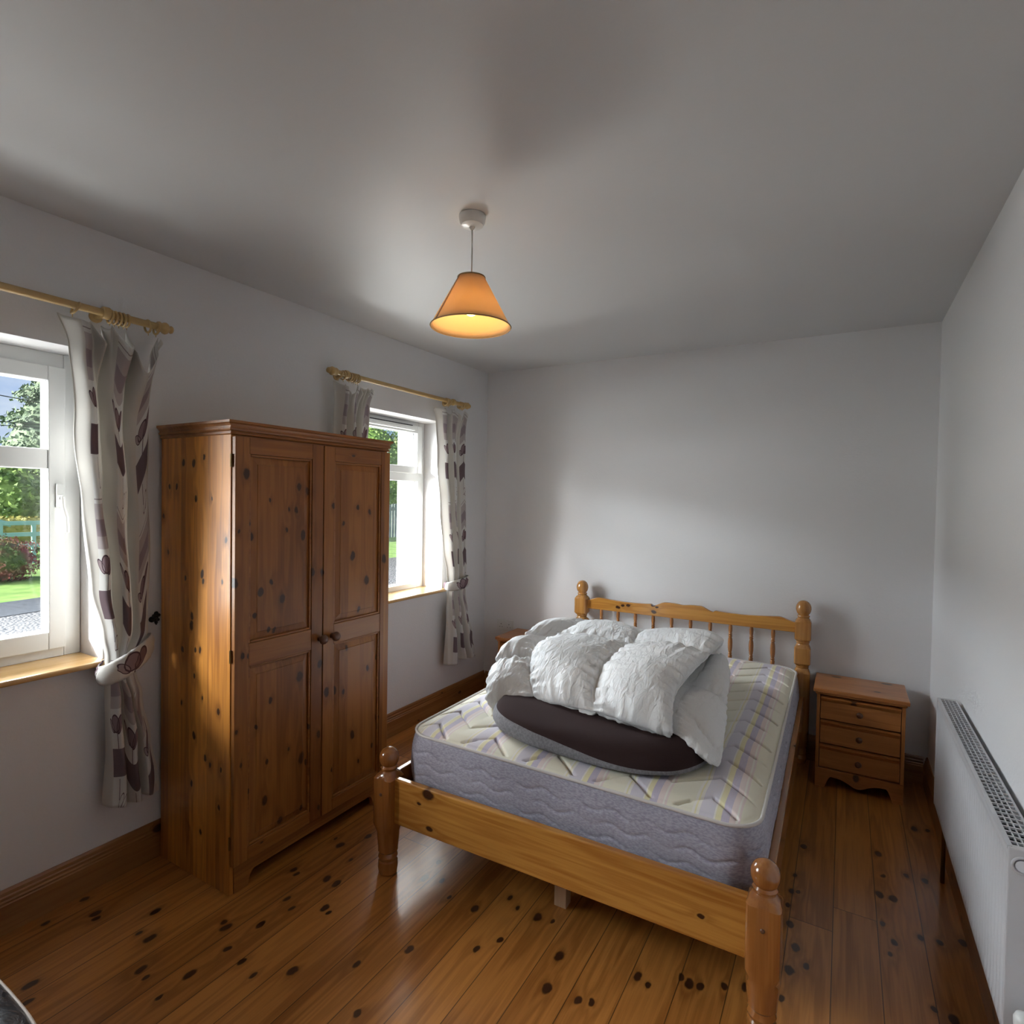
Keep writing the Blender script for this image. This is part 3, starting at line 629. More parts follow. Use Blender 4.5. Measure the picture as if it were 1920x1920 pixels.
# headboard top rail with wavy upper edge
def prof_top(x):
    s = abs(x)/.645
    z = .807
    z += .027*exp(-((s-.86)/.10)**2) if s > .86 else 0
    if s <= .86: z = .834-.012*sin(pi*min(1, max(0, (.86-s)/.66)))*1.0
    z += .0  
    if s < .30: z = .822+(.030 if s < .16 else .030*(.5+.5*cos(pi*(s-.16)/.14)))*1.0-.004
    # small notch steps at the centre crest
    z += -.006*exp(-(s/.06)**2)
    return z
pts = []
n = 90
for i in range(n+1): x = -.645+1.29*i/n; pts.append((x, prof_top(x)))
poly = [(-.645, .752)]+pts+[(.645, .752)]
poly = poly[:1]+poly[1:]
MB().prism(poly, 'y', HY-.014, HY+.012).build('headboard_top_rail', M['bed_head'], bed, bevel=.003, local=True)
MB().box(-.65, .65, HY-.012, HY+.012, .470, .524).build('headboard_lower_rail', M['bed_x'], bed, bevel=.005, local=True)
sp_prof = [(.522, .009), (.545, .0115), (.565, .0125), (.570, .009), (.576, .0125), (.582, .009), (.590, .011), (.610, .0135), (.640, .0140), (.662, .0125), (.676, .009), (.682, .0125), (.688, .009), (.694, .012), (.699, .0095), (.715, .0115), (.735, .0115), (.756, .009)]
for i in range(10):
    MB().lathe(sp_prof, (-.545+i*.1195, HY, 0), 'z', 14).build('spindle', M['bed_z'], bed, smooth=45, local=True)
for i in range(13): MB().box(-FX+.014, FX-.014, -.90+i*.145, -.82+i*.145, .282, .299).build('slat', M['raw_pine'], bed, bevel=.002, local=True)
MB().box(-.025, .025, FY+.02, HY-.02, .24, .281).build('centre_rail', M['raw_pine'], bed, local=True)
for yy in (FY+.17, .0, .75): MB().box(-.035, .013, yy, yy+.045, 0, .24).build('support_leg', M['raw_pine'], bed, bevel=.002, local=True)

# ------------------------------------------------------------ mattress
def quilt_mat(kind):
    m, t, b = mat('mattress_'+kind)
    co = N(t, 'ShaderNodeTexCoord'); s_ = N(t, 'ShaderNodeSeparateXYZ'); t.links.new(co.outputs['Object'], s_.inputs[0])
    if kind == 'top':
        nn = N(t, 'ShaderNodeTexNoise'); nn.inputs['Scale'].default_value = 2.4; t.links.new(co.outputs['Object'], nn.inputs[0])
        x = M_(t, 'ADD', s_.outputs[0], M_(t, 'MULTIPLY', M_(t, 'SUBTRACT', nn.outputs[0], .5), .03))
        f = M_(t, 'FRACT', M_(t, 'DIVIDE', M_(t, 'ADD', x, 3.018), .215))
        cr = N(t, 'ShaderNodeValToRGB'); cr.color_ramp.interpolation = 'CONSTANT'; el = cr.color_ramp.elements
        C = dict(c=(.74, .70, .55), l=(.58, .54, .63), p=(.45, .39, .53), y=(.74, .67, .37), k=(.72, .58, .56), w=(.78, .74, .68))
        seq = [(0, 'c'), (.20, 'w'), (.235, 'y'), (.26, 'w'), (.30, 'l'), (.50, 'w'), (.52, 'y'), (.60, 'p'), (.71, 'k'), (.79, 'w'), (.82, 'k'), (.85, 'c')]
        el[0].position = 0; el[0].color = (*C['c'], 1); el[1].position = .2; el[1].color = (*C['w'], 1)
        for p_, c in seq[2:]: q = el.new(p_); q.color = (*C[c], 1)
        t.links.new(f, cr.inputs[0])
        cm = N(t, 'ShaderNodeCombineXYZ'); t.links.new(M_(t, 'MULTIPLY', s_.outputs[0], 300), cm.inputs[0]); t.links.new(M_(t, 'MULTIPLY', s_.outputs[1], 40), cm.inputs[1])
        n = N(t, 'ShaderNodeTexNoise'); n.inputs['Scale'].default_value = 1; t.links.new(cm.outputs[0], n.inputs[0])
        col = MIX(t, M_(t, 'MULTIPLY', n.outputs[0], .45), cr.outputs[0], (.66, .62, .56)); t.links.new(col, b.inputs['Base Color'])
        hn = n.outputs[0]
    else:
        cm = N(t, 'ShaderNodeCombineXYZ'); t.links.new(M_(t, 'MULTIPLY', s_.outputs[0], 60), cm.inputs[0]); t.links.new(M_(t, 'MULTIPLY', s_.outputs[1], 60), cm.inputs[1]); t.links.new(M_(t, 'MULTIPLY', s_.outputs[2], 160), cm.inputs[2])
        n = N(t, 'ShaderNodeTexNoise'); n.inputs['Scale'].default_value = 1.5; n.inputs['Detail'].default_value = 5; t.links.new(cm.outputs[0], n.inputs[0])
        cr = N(t, 'ShaderNodeValToRGB'); el = cr.color_ramp.elements; el[0].position = .38; el[0].color = (.285, .27, .335, 1); el[1].position = .62; el[1].color = (.42, .405, .47, 1)
        t.links.new(n.outputs[0], cr.inputs[0]); t.links.new(cr.outputs[0], b.inputs['Base Color']); hn = n.outputs[0]
    b.inputs['Roughness'].default_value = .75; b.inputs['Sheen Weight'].default_value = .2
    bu = N(t, 'ShaderNodeBump'); bu.inputs['Strength'].default_value = .3; bu.inputs['Distance'].default_value = .001; t.links.new(hn, bu.inputs['Height']); t.links.new(bu.outputs[0], b.inputs['Normal'])
    return m
M['mat_top'] = quilt_mat('top'); M['mat_side'] = quilt_mat('side'); M['piping'] = simple('mattress_piping', (.62, .58, .55), .6)
mt = empty('mattress', (-.862, 2.712, .312), rz=.0120); mt.rotation_euler.y = .011; tag(mt, 'bare lilac and cream striped quilted mattress on the pine bed', 'mattress')
MW, ML, MH, MR = .652, .945, .238, .10     # half width, half length, height, corner radius
def rr(px, py, hw, hl, r):
    """signed distance inside a rounded rectangle (positive inside)"""
    qx, qy = abs(px)-(hw-r), abs(py)-(hl-r)
    return -(sqrt(max(qx, 0)**2+max(qy, 0)**2)+min(max(qx, qy), 0)-r)
def zig(x, p): f = (x/p) % 1; return 4*abs(f-.5)-1
NX, NY = 320, 460; P = []
for j in range(NY+1):
    row = []
    for i in range(NX+1):
        # square to rounded rectangle mapping
        a, b_ = 2*i/NX-1, 2*j/NY-1
        x, y = a*MW, b_*ML
        # pull corners in
        qx, qy = abs(x)-(MW-MR), abs(y)-(ML-MR)
        if qx > 0 and qy > 0:
            k = max(qx, qy)/sqrt(qx*qx+qy*qy); x = (x/abs(x))*((MW-MR)+qx*k); y = (y/abs(y))*((ML-MR)+qy*k)
        d = max(0, rr(x, y, MW, ML, MR))
        z = MH-.001+.016*(1-exp(-d/.035))
        if d > .018:
            # chevron quilting: alternate rows of zig-zag stitching, broken into hooked pieces
            rowp = .150; yy = (y+3)/rowp-.40*zig(x+.03, .27); ri = floor(yy+.5); dd = abs(yy-ri)*rowp*.80
            fx = ((x+.03+(.135 if int(ri) % 2 else 0))/.27) % 1
            cut = 1.0 if fx < .80 else .15
            yc = (yy % 1)
            z += -.0135*exp(-(dd/.0052)**2)*cut+.0065*sqrt(max(0, sin(pi*yc)))*min(1, d/.06)
            z += .0015*noise.noise(Vector((x*9, y*9, 0)))
        row.append((x, y, z))
    P.append(row)
MB().grid(P).build('top_panel', M['mat_top'], mt, smooth=True, local=True, fix=False)
def outline(hw, hl, r, n=400):
    pts = []; per = [(hw-r, hl-r, 0), (-(hw-r), hl-r, pi/2), (-(hw-r), -(hl-r), pi), (hw-r, -(hl-r), 3*pi/2)]
    for k, (cx_, cy_, a0) in enumerate(per):
        for i in range(24): a = a0+pi/2*i/23; pts.append((cx_+r*cos(a), cy_+r*sin(a), cos(a), sin(a)))
        nx = per[(k+1) % 4]; a = a0+pi/2; x0, y0 = cx_+r*cos(a), cy_+r*sin(a); x1, y1 = nx[0]+r*cos(nx[2]), nx[1]+r*sin(nx[2])
        m_ = 130
        for i in range(1, m_): pts.append((x0+(x1-x0)*i/m_, y0+(y1-y0)*i/m_, cos(a), sin(a)))
    return pts
ol = outline(MW, ML, MR); rows = []; s = 0; ss = [0]
for a, b_ in zip(ol, ol[1:]): s += sqrt((a[0]-b_[0])**2+(a[1]-b_[1])**2); ss.append(s)
NZ = 64
for j in range(NZ+1):
    k = j/NZ; z = MH*(1-k); row = []
    for (x, y, nx_, ny_), s in zip(ol, ss):
        bul = .022*sin(pi*k)**.6
        w = 0
        wv = .010*sin(2*pi*s/.125)*(1 if sin(2*pi*s/.125) > -.6 else .9)
        for zn in (.040, .085, .130, .175):
            dz = abs(z-(zn+wv)); ph = ((s/.125)+(.5 if zn in (.085, .175) else 0)) % 2
            c = 1 if ph < 1.25 else .2
            w -= .006*exp(-(dz/.0045)**2)*c
        w += .003*noise.noise(Vector((s*6, z*14, 2)))
        row.append((x+nx_*(bul+w), y+ny_*(bul+w), z))
    rows.append(row)
MB().grid(rows, closed_u=True).add(rows[-1], [tuple(range(len(ol)))]).build('side_border', M['mat_side'], mt, smooth=True, local=True, fix=False)
for zz in (MH+.001, .006):
    MB().tube([(x+nx_*.004, y+ny_*.004, zz) for x, y, nx_, ny_ in ol], .0058, 8, closed=True).build('piping', M['piping'], mt, smooth=True, local=True)

# ------------------------------------------------------------ brown and grey floor cushion lying on the mattress
M['plush'] = simple('brown_plush', (.042, .025, .025), .95, bump=.5, bscale=350); M['plush'].node_tree.nodes['Principled BSDF'].inputs['Specular IOR Level'].default_value = .15
M['greycloth'] = simple('grey_fleece', (.215, .21, .225), .9, bump=.6, bscale=420, tint=.18, tscale=120)
cu = empty('flat_cushion', (-.832, 2.172, .572), rz=-.03); tag(cu, 'flat oval cushion, dark brown plush above and grey below, under the duvet', 'cushion')
def cush(a, b, e_, t): ct, st = cos(t), sin(t); return (a*math.copysign(abs(ct)**(2/e_), ct), b*math.copysign(abs(st)**(2/e_), st))
n = 160; prof_low = [(0, .0), (.80, .0), (.93, .004), (.975, .014), (1.0, .036), (.995, .058), (.965, .076)]
prof_up = [(.965, .076), (.95, .083), (.92, .087), (.85, .090), (.75, .091), (.5, .090), (.2, .090), (0, .090)]
def cring(s, z, wob=1):
    r = []
    for i in range(n):
        t_ = 2*pi*i/n; x, y = cush(.442, .335, 2.7, t_)
        k = min(1, max(0, (x+.30)/.62)); k = k*k*(3-2*k); zs = .074-.054*k
        zz = z*zs/.076 if z <= .0761 else zs+(z-.076)*(.090-zs)/.014
        zz += .003*noise.noise(Vector((x*s*9, y*s*9, z*20)))*min(1, z/.02)
        s_ = s+.035*k*exp(-((z-.079)/.005)**2) if z > .07 else s; r.append((x*s_, y*s_, zz))
    return r
MB().grid([cring(s, z) for s, z in prof_low], closed_u=True).build('underside', M['greycloth'], cu, smooth=True, local=True, fix=True)
MB().grid([cring(s, z) for s, z in prof_up], closed_u=True).build('top_cover', M['plush'], cu, smooth=True, local=True, fix=True)

# ------------------------------------------------------------ duvet: baffle boxes puffed over a hand-placed net of seams
m, t, b = mat('white_down_cotton'); b.inputs['Base Color'].default_value = (.80, .80, .80, 1); b.inputs['Roughness'].default_value = .55; b.inputs['Sheen Weight'].default_value = .15
co = N(t, 'ShaderNodeTexCoord'); n1 = N(t, 'ShaderNodeTexNoise'); n1.inputs['Scale'].default_value = 20; n1.inputs['Detail'].default_value = 5; n1.inputs['Distortion'].default_value = 1.0
mp = N(t, 'ShaderNodeMapping'); mp.inputs['Scale'].default_value = (2.2, 1, .8); t.links.new(co.outputs['Object'], mp.inputs[0]); t.links.new(mp.outputs[0], n1.inputs[0])
bu = N(t, 'ShaderNodeBump'); bu.inputs['Strength'].default_value = .75; bu.inputs['Distance'].default_value = .011; t.links.new(n1.outputs[0], bu.inputs['Height']); t.links.new(bu.outputs[0], b.inputs['Normal'])
M['duvet'] = m
def ray(px, py):
    x, y = (px-960)/F, -(py-960)/F; return r2*x+u2*y+fw
def at(px, py, Y): d = ray(px, py); return Vector((0, 0, 1.5))+d*(Y/d.y)
def c7(x, y, Y): return at(900+x/3, 1060+y/3, Y)
def cr1(p0, p1, p2, p3, k):
    return .5*((2*p1)+(-p0+p2)*k+(2*p0-5*p1+4*p2-p3)*k*k+(-p0+3*p1-3*p2+p3)*k**3)
def puff_patch(G, amp, res, seed, gather=.010, merge=False):
    """G[v][u] seam crossings (Vector). amp[v][u] puff height of each box."""
    nv, nu = len(G), len(G[0]); rows = []
    def gp(j, i): return G[min(max(j, 0), nv-1)][min(max(i, 0), nu-1)]
    def surf(v, u):
        j = min(int(v), nv-2); i = min(int(u), nu-2); kv, ku = v-j, u-i
        c = [cr1(gp(j+a, i-1), gp(j+a, i), gp(j+a, i+1), gp(j+a, i+2), ku) for a in (-1, 0, 1, 2)]
        return cr1(c[0], c[1], c[2], c[3], kv)
    for jj in range((nv-1)*res+1):
        row = []
        for ii in range((nu-1)*res+1):
            v, u = jj/res, ii/res; p = surf(v, u); h = .02
            pu = surf(v, min(u+h, nu-1))-surf(v, max(u-h, 0)); pv = surf(min(v+h, nv-1), u)-surf(max(v-h, 0), u)
            nrm = pu.cross(pv)
            if nrm.length > 1e-9: nrm.normalize()
            j = min(int(v), nv-2); i = min(int(u), nu-2); kv, ku = v-j, u-i
            big = merge and i >= 2 and 1 <= v < 3
            if big: kv = (v-1)/2; j = 1
            sv, su = max(0, sin(pi*kv)), max(0, sin(pi*ku)); a = amp[j][i]*(1.25 if big else 1)
            d = a*(sv**.5)*(su**.5)
            du, dv = min(ku, 1-ku), min(kv, 1-kv)
            # gathers run away from each seam
            g1 = noise.noise(Vector((v*13+seed, i*3.1+seed, u*1.5)))*exp(-du/.13)*(1-exp(-du/.02))
            g2 = noise.noise(Vector((u*13+seed*2, j*2.7, v*1.5+5)))*exp(-dv/.13)*(1-exp(-dv/.02))*su**.3
            g3 = noise.noise(Vector((u*3.1, v*3.1, seed)))*.6*sv*su+noise.noise(Vector((u*9.1, v*5.1, seed)))*.25*sv*su
            d += (gather*(g1+g2)*1.9+gather*.7*g3)*(1 if a > .01 else .25)
            row.append(p+nrm*d)
        rows.append(row)
    return rows
V = Vector
G = [
 [V((-1.26, 2.40, .59)), V((-1.22, 2.32, .60)), V((-1.00, 2.30, .66)), V((-.80, 2.30, .665)), V((-.62, 2.30, .67)), V((-.80, 2.40, .64))],
 [V((-1.24, 2.30, .585)), c7(85, 800, 2.13), c7(325, 772, 2.12), c7(645, 826, 2.07), c7(1075, 955, 2.02), V((-.72, 2.22, .66))],
 [V((-1.28, 2.55, .60)), c7(100, 565, 2.28), c7(292, 520, 2.32), c7(690, 590, 2.30), c7(1100, 715, 2.22), V((-.74, 2.40, .68))],
 [V((-1.25, 2.75, .60)), c7(255, 430, 2.50), c7(420, 410, 2.58), c7(850, 440, 2.58), c7(1290, 500, 2.50), V((-.76, 2.60, .68))],
 [V((-1.22, 2.90, .60)), c7(440, 345, 2.80), c7(640, 330, 2.84), c7(930, 385, 2.84), c7(1362, 440, 2.74), V((-.76, 2.78, .66))],
 [V((-1.14, 3.05, .58)), V((-1.12, 3.06, .68)), V((-.98, 3.10, .70)), V((-.78, 3.12, .69)), V((-.60, 3.02, .68)), V((-.72, 2.98, .60))],
 [V((-1.08, 3.02, .575)), V((-1.08, 3.04, .575)), V((-.95, 3.08, .575)), V((-.78, 3.10, .575)), V((-.64, 3.00, .575)), V((-.70, 2.98, .575))],
]
A = [[.0, .02, .02, .02, 0], [.01, .055, .060, .054, .0], [.012, .050, .055, .044, .0], [.012, .040, .052, .048, .0], [.015, .03, .036, .03, .0], [.0, .0, .0, .0, 0]]
dv_ = empty('duvet', (-.85, 2.55, .57)); tag(dv_, 'crumpled white down duvet with puffed square boxes folded on the mattress', 'duvet')
q = MB(); q.grid(puff_patch(G, A, 36, 1.7, .018, True)); q.build('upper_fold', M['duvet'], dv_, smooth=True, fix=False)
G2 = [
 [V((-.84, 2.34, .60)), V((-.66, 2.24, .62)), V((-.48, 2.16, .585)), V((-.42, 2.16, .578))],
 [V((-.80, 2.26, .66)), c7(1095, 955, 2.05), c7(1292, 1112, 2.03), V((-.40, 2.12, .578))],
 [V((-.80, 2.34, .70)), c7(1110, 790, 2.20), c7(1347, 1078, 2.10), V((-.40, 2.16, .580))],
 [V((-.80, 2.60, .70)), c7(1200, 665, 2.42), c7(1382, 795, 2.40), V((-.46, 2.46, .580))],
 [V((-.80, 2.78, .70)), c7(1290, 510, 2.68), c7(1366, 545, 2.72), V((-.52, 2.80, .580))],
 [V((-.80, 3.0, .60)), V((-.68, 2.98, .60)), V((-.60, 2.98, .585)), V((-.58, 3.0, .580))],
]
A2 = [[0, .0, 0], [0, .014, 0], [.01, .030, .0], [.01, .028, .0], [.0, .01, 0]]
q = MB(); q.grid(puff_patch(G2, A2, 36, 4.1, .010)); q.build('lower_fold', M['duvet'], dv_, smooth=True, fix=False)
rr0 = puff_patch(G, [[0]*5]*6, 8, 1.7, 0)
q = MB(); q.tube([rr0[k][32] for k in range(8, 36)], .0035, 8); q.build('seam_edge', M['duvet'], dv_, smooth=True)

# ------------------------------------------------------------ nightstands
def nightstand(loc, label):
    r = empty('nightstand', loc); tag(r, label, 'bedside table', 'pine three-drawer nightstands beside the bed')
    w, d, h = .196, .300, .525      # half width, depth, height; front at local y = 0
    g = MB()
    P = [(-.012, 0), (.0, .004), (.006, .010), (.006, .016), (.002, .022)]
    MB().box(-w-.016, w+.016, -.018, d+.005, h-.022, h).build('top', M['ns'], r, bevel=.005, seg=3, local=True)
    MB().box(-w-.006, w+.006, -.008, d, h-.034, h-.022).build('top_moulding', M['ns'], r, bevel=.004, local=True)
    for s in (-1, 1): MB().box(min(s*w, s*(w-.016)), max(s*w, s*(w-.016)), 0, d, 0, h-.034).build('side_panel', M['ns_z'], r, bevel=.001, local=True)
    MB().box(-w+.016, w-.016, d-.008, d, .05, h-.034).build('back_panel', M['ns_z'], r, local=True)
    MB().prism(shaped_plinth(-w+.001, w-.001, .100, .045, .062, 0, 0, .03, True), 'y', -.006, .012).build('plinth', M['ns'], r, bevel=.001, local=True)
    for k, (z0, z1) in enumerate(((.106, .226), (.234, .354), (.362, .482))):
        dr = MB().box(-w+.019, w-.019, .002, .020, z0, z1-.004)
        dr.box(-w+.022, w-.022, .020, d-.03, z0+.01, z1-.02)
        o = dr.build('drawer', M['ns'], r, bevel=.001, local=True)
        MB().prism([(.002, z1-.026), (-.010, z1-.010), (-.012, z1-.004), (.014, z1)], 'x', -w+.019, w-.019).build('drawer_lip', M['ns'], o, bevel=.001, local=True)
        zk = (z0+z1)/2-.006
        kb = MB().lathe([(-.026, .001), (-.025, .008), (-.020, .0145), (-.014, .015), (-.009, .010), (-.004, .007), (.003, .010)], (0, 0, zk), 'y', 20)
        kb.build('knob', M['knob_wood'], o, smooth=True, local=True)
    return r
nightstand((.092, 3.432, 0), 'small pine bedside table with three drawers right of the bed, by the radiator')
nightstand((-1.905, 3.432, 0), 'pine bedside table mostly hidden behind the duvet, below the wall socket')
# wall socket
so = empty('wall_socket', (-2.237, YB, .528)); tag(so, 'white double wall socket above the far bedside table', 'socket')
MB().box(-2.310, -2.164, YB-.009, YB-.0005, .485, .571).build('plate', M['plastic'], so, bevel=.003, seg=3)
for cx_ in (-2.272, -2.202):
    q = MB(); q.box(cx_-.0022, cx_+.0022, YB-.0095, YB-.0088, .532, .540)
    for s in (-1, 1): q.box(cx_+s*.011-.003, cx_+s*.011+.003, YB-.0095, YB-.0088, .512, .5155)
    q.build('pin_hole', M['hole_shade'], so)
for cx_ in (-2.252, -2.222): MB().box(cx_-.006, cx_+.006, YB-.0125, YB-.009, .545, .560).build('switch', M['plastic'], so, bevel=.0015)

# ------------------------------------------------------------ pendant lamp
PX, PY = -1.135, 1.640
pl = empty('pendant_lamp', (PX, PY, ZC)); tag(pl, 'lit pendant lamp with a peach cone shade hanging from the ceiling', 'ceiling lamp')
MB().lathe([(ZC-.001, .046), (ZC-.010, .046), (ZC-.024, .0435), (ZC-.028, .040), (ZC-.034, .038), (ZC-.038, .030), (ZC-.040, .010), (ZC-.048, .006), (ZC-.050, .003)][::-1], (PX, PY, 0), 'z', 36).build('ceiling_rose', M['plastic'], pl, smooth=40)
MB().tube([(PX, PY, ZC-.045), (PX+.001, PY, 2.36), (PX, PY, 2.262)], .0028, 8).build('cord', M['plastic'], pl, smooth=True)
m, t, b = mat('peach_shade_cloth'); t.nodes.remove(b)
df = N(t, 'ShaderNodeBsdfDiffuse'); df.inputs[0].default_value = (.70, .52, .34, 1); tl = N(t, 'ShaderNodeBsdfTranslucent'); tl.inputs[0].default_value = (.88, .68, .42, 1); mx = N(t, 'ShaderNodeMixShader'); mx.inputs[0].default_value = .40
co = N(t, 'ShaderNodeTexCoord'); wv = N(t, 'ShaderNodeTexNoise'); wv.inputs['Scale'].default_value = 130; t.links.new(co.outputs['Object'], wv.inputs[0]); bu = N(t, 'ShaderNodeBump'); bu.inputs['Strength'].default_value = .25; bu.inputs['Distance'].default_value = .001
t.links.new(wv.outputs[0], bu.inputs['Height']); t.links.new(bu.outputs[0], df.inputs['Normal'])
t.links.new(df.outputs[0], mx.inputs[1]); t.links.new(tl.outputs[0], mx.inputs[2]); t.links.new(mx.outputs[0], t.nodes['Material Output'].inputs[0]); M['shade'] = m
ZS0, ZS1, RS0, RS1 = 2.093, 2.262, .138, .046
g = MB(); R_ = []
for k in range(9): a = k/8; R_.append([((RS0+(RS1-RS0)*a)*cos(2*pi*i/72)+PX, (RS0+(RS1-RS0)*a)*sin(2*pi*i/72)+PY, ZS0+(ZS1-ZS0)*a) for i in range(72)])
g.grid(R_, closed_u=True); sh = g.build('lamp_shade', M['shade'], pl, smooth=True, fix=False)
s2 = sh.modifiers.new('s', 'SOLIDIFY'); s2.thickness = .0012
M['trim'] = simple('shade_trim', (.34, .24, .12), .7)
for zz, r_ in ((ZS0, RS0+.001), (ZS1, RS1+.001)):
    MB().tube([(PX+r_*cos(2*pi*i/60), PY+r_*sin(2*pi*i/60), zz) for i in range(60)], .0022, 6, closed=True).build('shade_trim', M['trim'], sh, smooth=True)
a_ = math.radians(-112)
M['seam'] = simple('shade_seam', (.30, .20, .15), .8)
MB().add([(PX+(r+.0016)*cos(a_+da), PY+(r+.0016)*sin(a_+da), z) for z, r in ((ZS0, RS0), (ZS1, RS1)) for da in ((-.045, .045) if z == ZS0 else (-.10, .10))], [(0, 1, 3, 2)]).build('seam', M['seam'], sh)
MB().tube([(PX-RS1, PY, ZS1), (PX+RS1, PY, ZS1)], .0015, 6).tube([(PX, PY-RS1, ZS1), (PX, PY+RS1, ZS1)], .0015, 6).build('spider', M['trim'], sh)
MB().lathe([(2.19, .016), (2.215, .017), (2.25, .014), (2.265, .008)], (PX, PY, 0), 'z', 20).build('bulb_holder', M['plastic'], pl, smooth=40)
M['bulb'] = simple('lit_bulb', (1, .8, .5), .4, emit=(1, .66, .26), es=9)
MB().sphere((PX, PY, 2.160), .026, 20, 14, (1, 1, 1.15)).build('bulb', M['bulb'], pl, smooth=True)
l = bpy.data.lights.new('bulb_light', 'POINT'); l.energy = 1.45; l.color = (1, .64, .26); l.shadow_soft_size = .03
lo = bpy.data.objects.new('bulb_light', l); COL.objects.link(lo); lo.location = (0, 0, 2.115-ZC); lo.parent = pl

# ------------------------------------------------------------ radiator
rx0, rx1, ry0, ry1, rz0, rz1 = .341, .404, 1.683, 2.857, .29, .725
rd = empty('radiator', (.375, (ry0+ry1)/2, rz0)); tag(rd, 'white ribbed panel radiator with slotted top grille on the right wall', 'radiator')
rows = []; nr = 36; zs = [rz0, rz0+.004, rz0+.016, rz0+.030, rz1-.042, rz1-.028, rz1-.014, rz1-.004]
amps = [0, 0, 0, 1, 1, 0, 0, 0]
for z, a in zip(zs, amps):
    r_ = []
    for i in range(nr*8+1):
        y = ry0+.012+(ry1-ry0-.024)*i/(nr*8); k = (i % 8)/8
        dpt = .0095*(.5-.5*cos(2*pi*k))**1.4
        r_.append((rx0+.001+(dpt if a else 0)+(0.004 if z in (zs[0], zs[-1]) else 0), y, z))
    rows.append(r_)
MB().grid(rows).build('front_panel', M['rad'], rd, smooth=True)
MB().box(rx1-.012, rx1, ry0+.01, ry1-.01, rz0+.01, rz1-.012).build('rear_panel', M['rad'], rd)
MB().box(rx0+.014, rx1-.014, ry0+.012, ry1-.012, rz0+.01, rz1-.018).build('shaded_core', M['inner_shade'], rd)  # solid dark block, the radiator's inner shade put into its colour
for y0, y1 in ((ry0, ry0+.0115), (ry1-.0115, ry1)):
    MB().box(rx0, rx1, y0, y1, rz0, rz1).build('side_cover', M['rad'], rd, bevel=.003)
g = MB(); zt0, zt1 = rz1-.008, rz1
g.box(rx0, rx0+.010, ry0+.0115, ry1-.0115, zt0, zt1); g.box(rx1-.005, rx1, ry0+.0115, ry1-.0115, zt0, zt1)
for k in range(1, 4): x = rx0+.010+(rx1-.005-rx0-.010)*k/4; g.box(x-.0013, x+.0013, ry0+.0115, ry1-.0115, zt0+.002, zt1-.001)
nb = 46
for k in range(nb+1): y = ry0+.013+(ry1-ry0-.026)*k/nb; w_ = .0022 if 0 < k < nb else .008; g.box(rx0+.009, rx1-.004, y-w_, y+w_, zt0+.002, zt1-.0005)
g.build('top_grille', M['rad'], rd)
q = MB().lathe([(ry0-.003, .001), (ry0-.0035, .013), (ry0+.001, .0145)], (.366, 0, .690), 'y', 24); q.build('end_plug', M['chrome'], rd, smooth=40)
MB().tube([(.366+.018*cos(2*pi*i/32), ry0-.001, .690+.018*sin(2*pi*i/32)) for i in range(32)], .003, 8, closed=True).build('plug_collar', M['rad'], rd, smooth=True)
MB().tube([(.372, ry1-.05, rz0+.01), (.372, ry1-.05, .001)], .0075, 10).build('pipe', M['brass'], rd, smooth=True)
q = MB().tube([(.372, ry0-.035, .001), (.372, ry0-.035, rz0+.02)], .0075, 10).tube([(.372, ry0-.035, rz0+.02), (.372, ry0+.012, rz0+.02)], .008, 10); q.build('pipe', M['chrome'], rd, smooth=True)
MB().lathe([(rz0+.02, .012), (rz0+.03, .018), (rz0+.075, .020), (rz0+.085, .016), (rz0+.09, .004)], (.372, ry0-.035, 0), 'z', 24).build('valve_head', M['plastic'], rd, smooth=50)
for y in (ry0+.2, ry1-.2): MB().box(rx1, XR-.001, y-.02, y+.02, rz1-.16, rz1-.12).build('wall_bracket', M['rad'], rd)

# ------------------------------------------------------------ black leather footstool, corner only
m, t, b = mat('black_leather'); b.inputs['Base Color'].default_value = (.012, .012, .014, 1); b.inputs['Roughness'].default_value = .32
co = N(t, 'ShaderNodeTexCoord'); n1 = N(t, 'ShaderNodeTexNoise'); n1.inputs['Scale'].default_value = 9; n1.inputs['Detail'].default_value = 6; n1.inputs['Distortion'].default_value = 2.5; t.links.new(co.outputs['Object'], n1.inputs[0])
bu = N(t, 'ShaderNodeBump'); bu.inputs['Strength'].default_value = .6; bu.inputs['Distance'].default_value = .02; t.links.new(n1.outputs[0], bu.inputs['Height']); t.links.new(bu.outputs[0], b.inputs['Normal']); M['leather'] = m
M['tanpipe'] = simple('tan_welt', (.24, .17, .12), .6)
fs_ = empty('leather_footstool', (-1.62, .16, 0)); tag(fs_, 'black leather footstool with tan piping at the lower left corner of the view', 'footstool')
def stool_ring(s, z, n=120):
    r_ = []
    for i in range(n): x, y = cush(.46, .325, 5, 2*pi*i/n); r_.append((x*s, y*s, z))
    return r_
MB().grid([stool_ring(s, z) for s, z in ((.94, .10), (.985, .11), (.99, .40), (.985, .410))], closed_u=True).build('base', M['leather'], fs_, smooth=40, local=True)
MB().grid([stool_ring(s, z) for s, z in ((.97, .405), (1.0, .415), (1.005, .44), (.99, .462), (.95, .480), (.85, .492), (.6, .50), (.3, .502), (0, .503))], closed_u=True).build('seat_pad', M['leather'], fs_, smooth=True, local=True)
MB().tube([(x, y, z) for x, y, z in stool_ring(.997, .458)], .0042, 8, closed=True).build('piping', M['tanpipe'], fs_, smooth=True, local=True)
for sx in (-1, 1):
    for sy_ in (-1, 1): MB().lathe([(0, .016), (.10, .024)], (sx*.36, sy_*.22, 0), 'z', 16).build('leg', M['knob_wood'], fs_, smooth=40, local=True)

